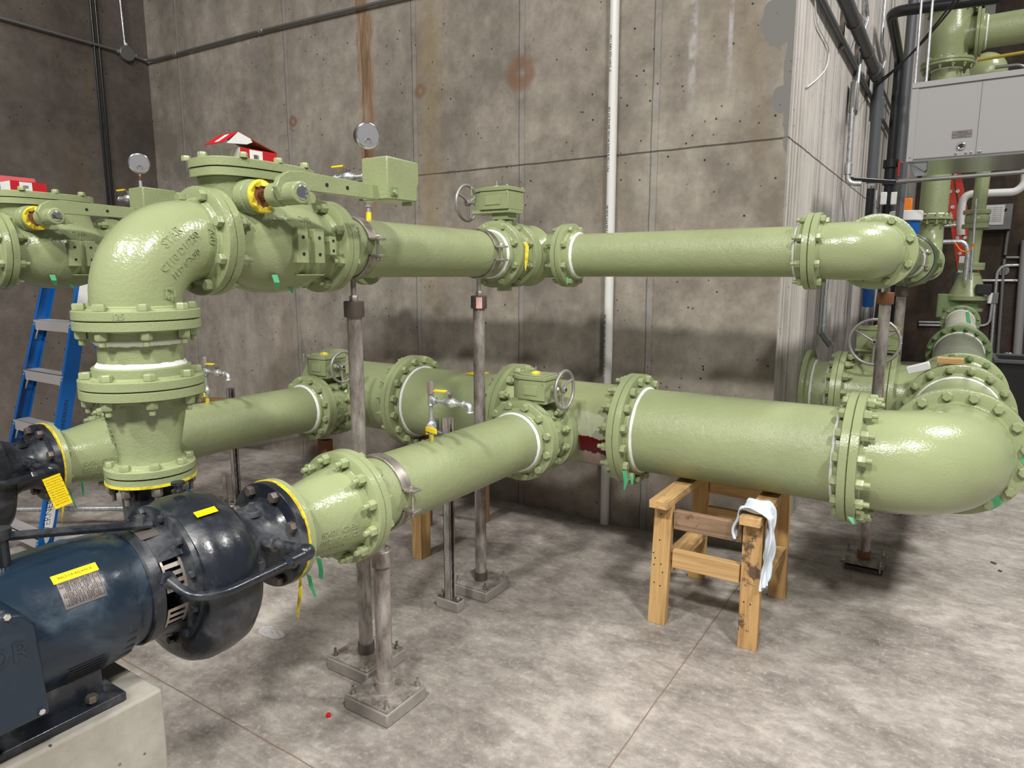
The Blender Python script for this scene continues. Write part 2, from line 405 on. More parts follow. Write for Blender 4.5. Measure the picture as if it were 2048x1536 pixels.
def fbolts(parent, face, ax, sz, m=None, bc=None, n=None, grip=None, dbl=False, skip=None):
    """ring of bolts through a flange pair meeting at face; heads on the -ax side"""
    pr, R, t, BC, nn, hx = SZ[sz]; a, e1, e2 = basis(ax); BC = bc or BC; n = n or nn; face = V(face); g = grip or 2*t+.002
    for i in range(n):
        th = PI/n+2*PI*i/n; p = face-a*g/2+(e1*math.cos(th)+e2*math.sin(th))*BC
        if skip and skip(p): continue
        bolt(parent, p, a, hx, g, m or M_BOLT, dbl)
def flange(parent, face, ax, sz, hub=.062, hr=.020, m=None, name='flange', R=None, t=None, pr=None):
    """disc with a raised hub; ax points from the mating face into the fitting"""
    p0, R0, t0 = SZ[sz][:3]; R = R or R0; t = t or t0; p0 = pr or p0; face = V(face); b = MB(); g = .0012; c = .003; h = p0+hr
    b.lathe(face, ax, [(g, 0), (g, R-c-.001), (g+c*.7, R), (t-c*.7, R), (t, R-c), (t, h+.006), (t+.006, h), (hub-.004, h), (hub, h-.005), (hub, 0)], 64)
    return part(name, b, m or M_CAST, parent)
def seal(parent, o, ax, r, w=.012):
    a, e1, e2 = basis(ax); b = MB(); n = 64; rings = []
    for t, q in ((0, r+.010), (w*.5, r+.007), (w, r+.001)):
        rings.append(b.ring([V(o)+a*(t+random.uniform(-.0012, .0015)*(1 if t else 0))+(e1*math.cos(2*PI*i/n)+e2*math.sin(2*PI*i/n))*(q) for i in range(n)]))
    b.bridge(rings[0], rings[1]); b.bridge(rings[1], rings[2]); inner = b.ring([V(o)+(e1*math.cos(2*PI*i/n)+e2*math.sin(2*PI*i/n))*(r-.002) for i in range(n)])
    b.bridge(inner, rings[0]); return part('sealant_ring', b, M_WHITE, parent)
def spool(label, a, b, sz, f=(1, 1), s=(1, 1), m=None, mf=None, name='flanged_pipe', group=None, pr=None):
    a = V(a); b = V(b); ax = (b-a).normalized(); L = (b-a).length; r = pr or SZ[sz][0]
    t = thing(name, label, 'pipe', (a+b)/2-V((0, 0, r)), group)
    part('pipe_body', MB().lathe(a, ax, [(.004, 0), (.004, r), (L-.004, r), (L-.004, 0)], 72), m or M_PIPE, t)
    if f[0]: flange(t, a, ax, sz, m=mf, pr=pr)
    if f[1]: flange(t, b, -ax, sz, m=mf, pr=pr)
    if s[0]: seal(t, a+ax*.062, ax, r)
    if s[1]: seal(t, b-ax*.062, -ax, r)
    return t
def tee(label, c, run, br, sz, szb, cf, cfb, m=None, blind=False):
    c = V(c); run = V(run); br = V(br); r = SZ[sz][0]+.006; rb = SZ[szb][0]+.008; t = thing('pipe_tee', label, 'pipe fitting', c-V((0, 0, r)))
    b = MB(); t1 = SZ[sz][2]; tb = SZ[szb][2]
    b.lathe(c-run*(cf-.003), run, [(0, 0), (0, r+.012), (t1+.02, r+.010), (t1+.05, r), (2*cf-.006-t1-.05, r), (2*cf-.006-t1-.02, r+.010), (2*cf-.006, r+.012), (2*cf-.006, 0)], 64)
    b.lathe(c, br, [(r*.55, rb+.045), (r*.93, rb+.022), (r+.03, rb+.002), (cfb-tb-.03, rb), (cfb-.003, rb+.010), (cfb-.003, 0)], 64)
    part('tee_body', b, m or M_CAST, t)
    for a in (run, -run): flange(t, c+a*cf, -a, sz, hub=t1+.012, hr=.022, m=None)
    flange(t, c+br*cfb, -br, szb, hub=tb+.012, hr=.02); return t
def elbow(label, c, a1, a2, sz, cf, m=None, grow=.008):
    c = V(c); a1 = V(a1); a2 = V(a2); r = SZ[sz][0]+grow; rb = cf*.80; t = thing('pipe_elbow', label, 'pipe fitting', c-V((0, 0, r)))
    o = c+(a1+a2)*rb; pts = [c+a1*(cf-.003), c+a1*(cf-.03)]; rs = [r+.006, r]
    for i in range(25):
        th = PI/2*i/24; pts.append(o-a2*rb*math.cos(th)-a1*rb*math.sin(th)); rs.append(r+.006*math.sin(PI*i/24))
    pts += [c+a2*(cf-.03), c+a2*(cf-.003)]; rs += [r, r+.006]
    part('elbow_body', MB().tube(pts, r, 64, rs), m or M_CAST, t)
    for a in (a1, a2): flange(t, c+a*cf, -a, sz, hub=SZ[sz][2]+.012, hr=.016)
    return t, o, rb, r+.006
def strip(parent, pts, w, m, name='tape_tail', dirw=(1, 0, 0), th=.0012):
    b = MB(); d = V(dirw).normalized(); prev = None
    for i, p in enumerate(pts):
        ww = w[i] if isinstance(w, (list, tuple)) else w
        p = V(p); cur = b.ring([p-d*ww/2, p+d*ww/2, p+d*ww/2+V((0, th, th)), p-d*ww/2+V((0, th, th))])
        if prev: b.bridge(prev, cur)
        else: b.f.append(tuple(reversed(cur)))
        prev = cur
    b.f.append(tuple(prev)); return part(name, b, m, parent)
# ------------------------------------------------------------------ key stations
XS, ZS, XD, ZD, YE, YH = -1.79, .88, -2.054, 1.806, 1.108, 3.39
DX = -1.557
X_, Y_, Z_ = V((1, 0, 0)), V((0, 1, 0)), V((0, 0, 1))
WB = 4.17; WRX = -.87; WFY = 15.6; WLX = -7.13
# ------------------------------------------------------------------ structure
struct('floor', MB().bb((WLX-.3, -4, -.12), (4.5, WFY+.3, 0)), M_FLOOR)
struct('wall_back', MB().bb((WLX-.3, WB, 0), (WRX-.006, WB+.3, 7.6)), M_WALLB)
struct('wall_right', MB().bb((WRX-.3, WB+.3, 0), (WRX, WFY, 7.6)).bb((WRX-.006, WB+.002, 0), (WRX, WB+.3, 7.6)), M_WALLR)
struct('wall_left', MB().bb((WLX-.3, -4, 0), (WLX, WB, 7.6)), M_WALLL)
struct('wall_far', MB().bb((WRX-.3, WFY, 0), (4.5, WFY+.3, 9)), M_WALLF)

FAR = []      # (root, label of its twin on the second pump line)
def twin(o, lab): FAR.append((o, lab)); return o
# ================================================================== discharge side of the near pump line
el, eo, erb, er = elbow('green 8-inch cast elbow turning the near vertical discharge pipe back, lettered STAR', (XD, YE, ZD), (0, 0, -1), (0, 1, 0), 8, .235)
twin(el, 'green elbow above the far pump, cut off by the left edge of the photo')
fbolts(el, (XD, YE+.235, ZD), Y_, 8); fbolts(el, (XD, YE, ZD-.235), (0, 0, -1), 8)
def on_elbow(yc, zc, ang=.76):
    """letters laid on the camera side of the bend, each line straight and climbing by ang"""
    ca, sa = math.cos(ang), math.sin(ang)
    def f(x, y, h):
        Y, Z = yc+x*ca-y*sa, zc+x*sa+y*ca; dy, dz = Y-eo.y, Z-eo.z; rr = math.hypot(dy, dz); cr = rr-erb; off = math.sqrt(max(er*er-cr*cr, 1e-6))
        n = (V((off, 0, 0))+V((0, dy, dz))/rr*cr).normalized(); return V((eo.x+off, Y, Z))+n*(h+.0004)
    return f
b = MB(); text(b, 'STAR', .034, .0014, on_elbow(1.168, 1.802)); text(b, 'C110 D1/250', .030, .0014, on_elbow(1.186, 1.762)); text(b, 'FLD 8"X90', .026, .0014, on_elbow(1.203, 1.728))
text(b, 'USA', .026, .0014, lambda x, y, h: V((XD+math.sqrt(er**2-min(er*.9, abs(x+.01))**2)-.0025+h, YE+.170+y, ZD+.01+x)))
for q in ((-.012, -.012), (.012, .012)):
    for (dy_, dz_, w_, h_) in ((0, q[0], .024, .0025), (q[0], 0, .0025, .024)):
        b.box((XD+er+.0018, YE+.03+dy_, ZD-.155+dz_), (.003, w_, h_))
part('cast_lettering', b, M_CAST, el)
b = MB(); text(b, '125', .024, .001, lambda x, y, h: V((XD+.1718*math.sin(x/.17+.78)+h*.7, YE-.1718*math.cos(x/.17+.78)-h*.7, ZD-.228+y)))
part('rim_lettering', b, M_CAST, el)
# vertical spool and reducer
sp = spool('short vertical green pipe spool with two white caulk rings under the near elbow', (XD, YE, 1.571), (XD, YE, 1.372), 8)
twin(sp, 'short vertical pipe spool above the far pump')
rd = thing('vertical_reducer', 'green cast reducer standing on the near pump outlet, yellow tape round its foot', 'pipe fitting', (XD, YE, 1.105)); twin(rd, 'cast reducer standing on the far pump outlet')
r1 = .085; L = 1.372-1.105; R1 = .107
part('reducer_body', MB().lathe((XD, YE, 1.108), Z_, [(0, 0), (0, r1+.012), (.035, r1+.003), (.06, r1+.002), (L-.07, .114), (L-.04, .119), (L-.006, .128), (L-.006, 0)], 64), M_CAST, rd)
flange(rd, (XD, YE, 1.372), -Z_, 8, hub=.042, hr=.016); flange(rd, (XD, YE, 1.105), Z_, 5, hub=.035, hr=.014)
fbolts(rd, (XD, YE, 1.372), -Z_, 8)
b = MB()
def cone(x, y, h, th0=-.62):
    z = 1.13+x; r = .089+(z-1.16)*.16+.001+h; th = th0+y/.1
    return V((XD+r*math.sin(th)*1, YE-r*math.cos(th), z))
for i, s_ in enumerate(('STAR USA', 'SFFRD 8X5', 'C110 DI250')): text(b, s_, .022, .001, lambda x, y, h, i=i: cone(x+.12, y, h, -.25-i*.27))
text(b, 'SFFRD', .024, .001, lambda x, y, h: V((XD+.094*math.sin(x/.09-.35), YE-.094*math.cos(x/.09-.35), 1.145+y)))
part('cast_lettering', b, M_CAST, rd)
# ------------------------------------------------------------------ check valve
def check_valve():
    y0, y1 = YE+.235, 1.832; yc = 1.575; t = thing('swing_check_valve', 'green swing check valve of the near line with raised lever arm and square weight', 'valve', (XD, yc, ZD-.18))
    L = y1-y0
    b = MB().lathe((XD, y0+.003, ZD), Y_, [(0, 0), (0, .128), (.035, .124), (.06, .126), (.11, .150), (.17, .166), (.24, .170), (.31, .164), (.37, .148), (.41, .130), (.44, .122), (.47, .126), (L-.006, .130), (L-.006, 0)], 64)
    # bonnet throat rising to the cover
    prev = None
    def oval(z, hx, hy, cy, n=40): return [V((XD+hx*(abs(math.cos(a))**.55)*math.copysign(1, math.cos(a)), cy+hy*(abs(math.sin(a))**.75)*math.copysign(1, math.sin(a)), z)) for a in (2*PI*i/n for i in range(n))]
    for z, hx, hy, cy in ((ZD+.06, .13, .20, 1.58), (ZD+.12, .115, .185, 1.565), (ZD+.17, .105, .185, 1.55), (ZD+.205, .10, .188, 1.545)):
        cur = b.ring(oval(z, hx, hy, cy)); 
        if prev: b.bridge(prev, cur)
        prev = cur
    b.f.append(tuple(prev))
    b.cyl((XD-.02, 1.45, 1.948), (-1.895, 1.45, 1.948), .052, 40, None, .003)       # shaft boss
    b.cyl((-1.965, 1.45, 1.948), (-1.93, 1.45, 1.948), .060, 40, .055)
    for (y, w, z, h) in ((1.585, .022, 1.798, .058), (1.655, .022, 1.798, .058)):       # drilled lugs
        b.bb((XD+.10, y-w, z-h), (-1.868, y+w, z+h))
    b.bb((XD+.09, 1.715, 1.77), (-1.882, 1.745, 1.835))
    b.bb((XD+.1, 1.585, 1.698), (-1.888, 1.69, 1.702))
    part('valve_body', b, M_CAST, t, .003)
    flange(t, (XD, y0, ZD), Y_, 8, hub=.042, hr=.014); flange(t, (XD, y1, ZD), -Y_, 8, hub=.042, hr=.014)
    fbolts(t, (XD, y1, ZD), -Y_, 8, dbl=False)
    cv = MB(); 
    for z0, z1, g in ((ZD+.205, ZD+.232, .022), (ZD+.234, ZD+.262, .025)):
        a = cv.ring(oval(z0, .098+g, .185+g, 1.545)); c = cv.ring(oval(z1-.003, .098+g, .185+g, 1.545)); d = cv.ring(oval(z1, .095+g, .182+g, 1.545))
        cv.f.append(tuple(reversed(a))); cv.bridge(a, c); cv.bridge(c, d); cv.f.append(tuple(d))
    co = part('cover', cv, M_CAST, t)
    for x, y in ((-.115, 1.36), (.005, 1.345), (.118, 1.42), (.12, 1.56), (.112, 1.68), (-.01, 1.74), (-.12, 1.62), (-.12, 1.48)):
        part('cover_bolt', MB().hexa((XD+x*.93, 1.545+(y-1.545)*.96, ZD+.262), Z_, .017, .026, 6, x*9), M_BOLT, co)
    dk = MB()
    for y in (1.585, 1.655):
        for z in (1.77, 1.826): dk.cyl((-1.87, y, z), (-1.8665, y, z), .0058, 12)
    for z in (1.785, 1.82): dk.cyl((-1.883, 1.73, z), (-1.8805, 1.73, z), .005, 12)
    part('bolt_holes', dk, M_DARK, t)
    sh = MB().cyl((-1.90, 1.45, 1.948), (-1.80, 1.45, 1.948), .017, 24); part('shaft', sh, M_COPPER, t, label='bare copper coloured shaft')
    tp = MB(); n = 26
    r0 = tp.ring([V((-1.896, 1.45+.053*math.cos(2*PI*i/n), 1.948+.053*math.sin(2*PI*i/n))) for i in range(n)])
    r1_ = tp.ring([V((-1.883+random.uniform(-.008, .01), 1.45+q*math.cos(2*PI*i/n), 1.948+q*math.sin(2*PI*i/n))) for i in range(n) for q in (.05+random.uniform(-.004, .003),)])
    r2_ = tp.ring([V((-1.887+random.uniform(-.006, .006), 1.45+q*math.cos(2*PI*i/n), 1.948+q*math.sin(2*PI*i/n))) for i in range(n) for q in (.036+random.uniform(-.006, .005),)])
    tp.bridge(r0, r1_); tp.bridge(r1_, r2_); part('masking_tape', tp, M_YEL, t, label='crinkled yellow tape round the shaft boss')
    part('shaft_recess', MB().cyl((-1.896, 1.45, 1.948), (-1.893, 1.45, 1.948), .04, 30), M_RUST, t)
    lv = MB().cyl((-1.842, 1.45, 1.948), (-1.795, 1.45, 1.948), .037, 36, None, .004).cyl((-1.80, 1.45, 1.948), (-1.775, 1.45, 1.948), .024, 30)
    lv.cyl((-1.782, 1.45, 1.948), (-1.704, 1.45, 1.948), .035, 36, None, .004)
    pr = [(1.40, 1.965), (1.415, 1.995), (1.45, 2.017), (1.50, 2.022), (1.84, 2.014), (1.84, 1.964), (1.50, 1.964), (1.46, 1.93), (1.42, 1.925)]
    lv.prism([V((-1.782, y, z)) for y, z in pr], X_, .022)
    lv.prism([V((-1.756, y, z)) for y, z in ((1.44, 1.925), (1.50, 1.918), (1.53, 1.925), (1.535, 1.945), (1.52, 1.957), (1.45, 1.965))], X_, .018)
    lv = part('lever_arm', lv, M_CAST, t, .002)
    for y in (1.60, 1.69): part('arm_hole', MB().cyl((-1.7605, y, 1.99), (-1.7585, y, 1.99), .0065, 14), M_DARK, lv)
    dsk = MB().lathe((-1.704, 1.45, 1.948), X_, [(-.002, 0), (-.002, .022), (.002, .022), (.003, .020), (.003, 0)], 30); part('bright_end_cap', dsk, M_CHROME, lv, label='bright machined disc')
    wb = MB(); pr = [(1.836, 1.964), (1.836, 2.112), (2.0, 2.108), (2.005, 2.10), (2.005, 2.035), (1.995, 2.02), (1.995, 1.975), (1.985, 1.966)]
    wb.prism([V((-1.838, y, z)) for y, z in pr], X_, .125)
    wb.bb((-1.79, 1.99, 1.955), (-1.74, 2.0, 1.97)); wt = part('counterweight', wb, M_CAST, t, .005)
    n1 = MB().box((-1.712, 1.868, 1.992), (.004, .036, .032)); part('setscrew_pocket', n1, M_DGRN, wt, .001); part('set_screw', MB().cyl((-1.713, 1.868, 1.99), (-1.7, 1.868, 1.99), .009, 6), M_CAST, wt)
    lt = MB()
    def on_body(x, y, h, z0, yc=1.60, s=1):
        z = z0+y; r = .168+.001+h; return V((XD+math.sqrt(max(r*r-(z-ZD)**2, 0)), yc+x, z))
    text(lt, '250 CWP', .026, .001, lambda x, y, h: on_body(x, y, h, ZD+.075)); text(lt, 'S9011', .024, .001, lambda x, y, h: on_body(x, y, h, ZD+.043))
    part('cast_lettering', lt, M_CAST, t)
    strip(t, [(XD+.135, 1.50, 1.70), (XD+.142, 1.503, 1.675), (XD+.125, 1.515, 1.652)], [.022, .02, .012], M_GTAPE, dirw=(0, 1, 0))
    strip(t, [(XD+.09, 1.60, 1.655), (XD+.085, 1.61, 1.638)], [.02, .01], M_GTAPE, dirw=(0, 1, 0))
    return t
cvv = check_valve(); twin(cvv, 'green swing check valve of the far line, at the left edge of the photo')
dp = spool('green discharge pipe of the near line between check valve and butterfly valve', (XD, 1.832, ZD), (XD, 3.009, ZD), 8, s=(0, 1)); twin(dp, 'green discharge pipe of the far line, mostly hidden behind the near one')
fbolts(dp, (XD, 3.009, ZD), Y_, 8)
# ------------------------------------------------------------------ butterfly valves
def butterfly(label, c, ax, sz, f2f, gx, zb, side, gw=(.13, .15, .11), wheelR=.094, wr=.0085, wdist=.065, stem=True, knobs=False, nbolt=True):
    """gearbox sits over the neck; side = direction of the handwheel shaft"""
    c = V(c); ax = V(ax); r, R, t = SZ[sz][:3]; side = V(side); lat = side
    T = thing('butterfly_valve', label, 'valve', c-V((0, 0, R)))
    b = MB().lathe(c-ax*(f2f/2-.002), ax, [(0, 0), (0, r+.02), (t+.012, r+.018), (f2f/2-.002, r+.024), (f2f-.016-t, r+.018), (f2f-.004, r+.02), (f2f-.004, 0)], 56)
    b.cyl(c+Z_*(r*.9), V((c.x, c.y, zb-.018)), .042, 24); b.cyl(c-Z_*(r+.01), c-Z_*(r+.062), .040, 20, .034); b.cyl(c-Z_*(r+.045), c-Z_*(r+.075), .048, 4)
    for s_ in (-1, 1):
        for g_ in (-1, 1):
            b.prism([c+ax*g_*f2f*.36+lat*s_*.02+Z_*(r*.95), c+ax*g_*f2f*.36+lat*s_*(r*.55)+Z_*(r*.86), c+ax*g_*f2f*.10+lat*s_*.03+Z_*(zb-c.z-.03), c+ax*g_*f2f*.10+lat*s_*.02+Z_*(r*.9)], lat*s_, .006)
    for k in range(5):
        th = -.9+.45*k; b.hexa(c+(side*math.cos(th)+Z_*math.sin(th))*(r+.02), side*math.cos(th)+Z_*math.sin(th), .007, .018)
    lt = MB(); up_ = Z_; s2 = side if side.x > 0 else -side
    for i, s_ in enumerate(('125B', 'CLASS', '10')): text(lt, s_, .014, .0006, lambda x, y, h, i=i: c+X_*(math.sqrt((r+.024)**2-(y-.01-i*.018)**2)+h)+Z_*(y-.01-i*.018)+Y_*x)
    part('valve_body', b, M_CAST, T); part('cast_lettering', lt, M_CAST, T)
    flange(T, c-ax*f2f/2, ax, sz, hub=t+.01, hr=.024); flange(T, c+ax*f2f/2, -ax, sz, hub=t+.01, hr=.024)
    gc = V((gx, c.y, zb)); w, d, h = gw
    pl = MB().box(gc+V((0, 0, -.009)), (w*1.0, d*.86, .018)); pl.box(V((c.x, c.y, zb-.03)), (.10, .085, .04)); part('mounting_plate', pl, M_CAST, T, .002)
    def octa(z0, z1, g, cut=.28):
        x, y = w/2+g, d/2+g; k = cut*w; return [V(gc+V(p)) for p in ((-x, -y+k*.6, z0), (-x+k, -y, z0), (x, -y, z0), (x, y, z0), (-x+k, y, z0), (-x, y-k*.6, z0))]
    gb = MB().prism(octa(0, 0, 0), Z_, h-.02); gb.cyl(gc+side*(w*.45)+Z_*h*.45, gc+side*(w*.5+.028)+Z_*h*.45, .021, 24, .018)
    gb.bb(gc+V((-w*.1, -d/2-.004, h*.2)), gc+V((w*.3, -d/2, h*.62)))
    G = part('gearbox', gb, M_CAST, T, .003)
    lid = MB().prism(octa(h-.018, 0, .005), Z_, .018); lid.prism(octa(h, 0, -.014), Z_, .006); ld = part('gearbox_cover', lid, M_CAST, G, .002)
    for sx in (-1, 1):
        for sy in (-1, 1): bolt(G, gc+V((sx*(w/2-.008), sy*(d/2-.002), h+.001)), (0, 0, -1), .011, .03, M_CAST, name='cover_screw')
    cp = MB().lathe(gc+V((0, 0, h+.005)), Z_, [(0, 0), (0, .026), (.006, .024), (.010, .015), (.013, 0)], 20)
    part('position_cap', cp, M_YEL, G, label='yellow taped position cap')
    if stem: part('stem', MB().cyl(gc+V((0, 0, h)), gc+V((0, 0, h+.04)), .003, 10), M_ZINC, G)
    hw = MB(); hc = gc+side*(w/2+wdist)+Z_*h*.45
    part('wheel_shaft', MB().cyl(gc+side*(w*.5+.02)+Z_*h*.45, hc+side*.004, .010, 16), M_WHITE if side.x > 0 else M_ALU, G)
    hw.torus(hc+side*.004, side, wheelR, wr, 48, 10); hw.cyl(hc-side*.016, hc+side*.012, .017, 20, None, .002)
    a, e1, e2 = basis(side)
    for k in range(3):
        th = 2*PI*k/3+.5; d_ = e1*math.cos(th)+e2*math.sin(th); hw.tube([hc+d_*.010-side*.004, hc+d_*wheelR*.55-side*.008, hc+d_*(wheelR-.002)+side*.003], .006, 8, [.009, .0062, .0075])
    if knobs:
        for k in range(26):
            th = 2*PI*k/26; hw.sphere(hc+side*.004+(e1*math.cos(th)+e2*math.sin(th))*(wheelR+wr*.25), wr*.98, 8)
    H = part('handwheel', hw, M_ALU, T); part('hub_bore', MB().cyl(hc+side*.0122, hc+side*.0126, .008, 16), M_DARK, H)
    return T
bu = butterfly('green butterfly valve on the near discharge pipe, grey handwheel left of its gearbox', (XD, 3.085, ZD), Y_, 8, .152, -2.10, 2.038, -X_, (.24, .15, .112), .094, wdist=.075)
twin(bu, 'green butterfly valve on the far discharge line, half hidden behind the near check valve')
def noskip(p): return False
fbolts(bu, (XD, YH-.229, ZD), -Y_, 8, skip=lambda p: False)
strip(bu, [(XD+.172, 3.015, ZD+.06), (XD+.19, 3.01, ZD+.035), (XD+.185, 3.01, ZD-.04), (XD+.178, 3.012, ZD-.085)], [.018, .02, .018, .004], M_YEL, 'warning_ribbon')
bl = butterfly('green butterfly valve on the near suction line, grey handwheel at the right of its gearbox', (XS, 2.939, ZS), Y_, 10, .203, -1.765, 1.085, X_, (.20, .17, .118), .094, wdist=.062)
twin(bl, 'green butterfly valve on the far suction line beside the tall support post')
fbolts(bl, (XS, 3.04, ZS), -Y_, 10)
# ------------------------------------------------------------------ suction side
def reducer():
    y0, y1 = 1.343, 1.65; t = thing('suction_reducer', 'green cast reducer bolted to the near pump, lettered upside down, green tape tails', 'pipe fitting', (XS, 1.5, ZS-.15))
    part('reducer_body', MB().lathe((XS, y0+.003, ZS), Y_, [(0, 0), (0, .130), (.036, .127), (.05, .123), (.10, .124), (.17, .137), (.22, .146), (.255, .150), (y1-y0-.035, .160), (y1-y0-.006, .162), (y1-y0-.006, 0)], 64), M_CAST, t)
    flange(t, (XS, y0, ZS), Y_, 8, hub=.036, hr=.014); flange(t, (XS, y1, ZS), -Y_, 10, hub=.04, hr=.014)
    lt = MB()
    def f(x, y, h, zc, yc):      # upside down as cast
        z = zc-y; t_ = yc-x-1.346; r = .124+(.186*(min(t_, .17)-.10) if t_ > .10 else 0)+(.18*(t_-.17) if t_ > .17 else 0)+.0012+h; return V((XS+math.sqrt(max(r*r-(z-ZS)**2, 1e-6)), yc-x, z))
    for i, (s_, sz_) in enumerate((('FERD 10X8', .029), ('C110 D1250', .027), ('STAR', .027))): text(lt, s_, sz_, .0012, lambda x, y, h, i=i: f(x, y, h, ZS-.008-i*.031, 1.505))
    part('cast_lettering', lt, M_CAST, t)
    yt = MB(); n = 60; rr = [yt.ring([V((XS+q*math.cos(2*PI*i/n), yy, ZS+q*math.sin(2*PI*i/n))) for i in range(n)]) for yy, q in ((y0+.006, .1725), (y0-.001, .1735), (y0-.003, .165))]
    yt.bridge(rr[0], rr[1]); yt.bridge(rr[1], rr[2]); part('masking_tape', yt, M_YEL, t, label='yellow tape round the joint with the black pump')
    # loose torn piece of tape at the crown
    tp = MB(); a = [V((XS+.173*math.cos(th), y0-.004-.0*k, ZS+.173*math.sin(th))) for k, th in enumerate([1.35-.11*k for k in range(9)])]
    c_ = [V((XS+(.150+random.uniform(-.006, .004))*math.cos(th), y0-.016+random.uniform(-.003, .003), ZS+(.150+random.uniform(-.006, .004))*math.sin(th))) for th in [1.35-.11*k for k in range(9)]]
    i0 = tp.ring(a); i1 = tp.ring(c_)
    for k in range(8): tp.f.append((i0[k], i0[k+1], i1[k+1], i1[k]))
    part('torn_tape', tp, M_YEL, t)
    strip(t, [(XS+.12, 1.375, ZS-.13), (XS+.125, 1.38, ZS-.17), (XS+.135, 1.385, ZS-.205)], [.02, .022, .012], M_GTAPE)
    strip(t, [(XS+.10, 1.435, ZS-.10), (XS+.115, 1.43, ZS-.135), (XS+.112, 1.43, ZS-.165)], [.024, .022, .02], M_GTAPE)
    strip(t, [(XS+.108, 1.352, ZS-.14), (XS+.11, 1.345, ZS-.19), (XS+.106, 1.335, ZS-.245), (XS+.105, 1.335, ZS-.27)], [.012, .018, .012, .003], M_YEL)
    return t
rdc = reducer(); twin(rdc, 'green cast reducer bolted to the far pump behind the vertical spool')
fbolts(rdc, (XS, 1.65, ZS), -Y_, 10)
spp = spool('green suction pipe of the near line running back from its reducer to its butterfly valve', (XS, 1.65, ZS), (XS, 2.837, ZS), 10, s=(0, 1)); twin(spp, 'green suction pipe of the far line running back above the bare floor')
fbolts(spp, (XS, 2.837, ZS), Y_, 10)
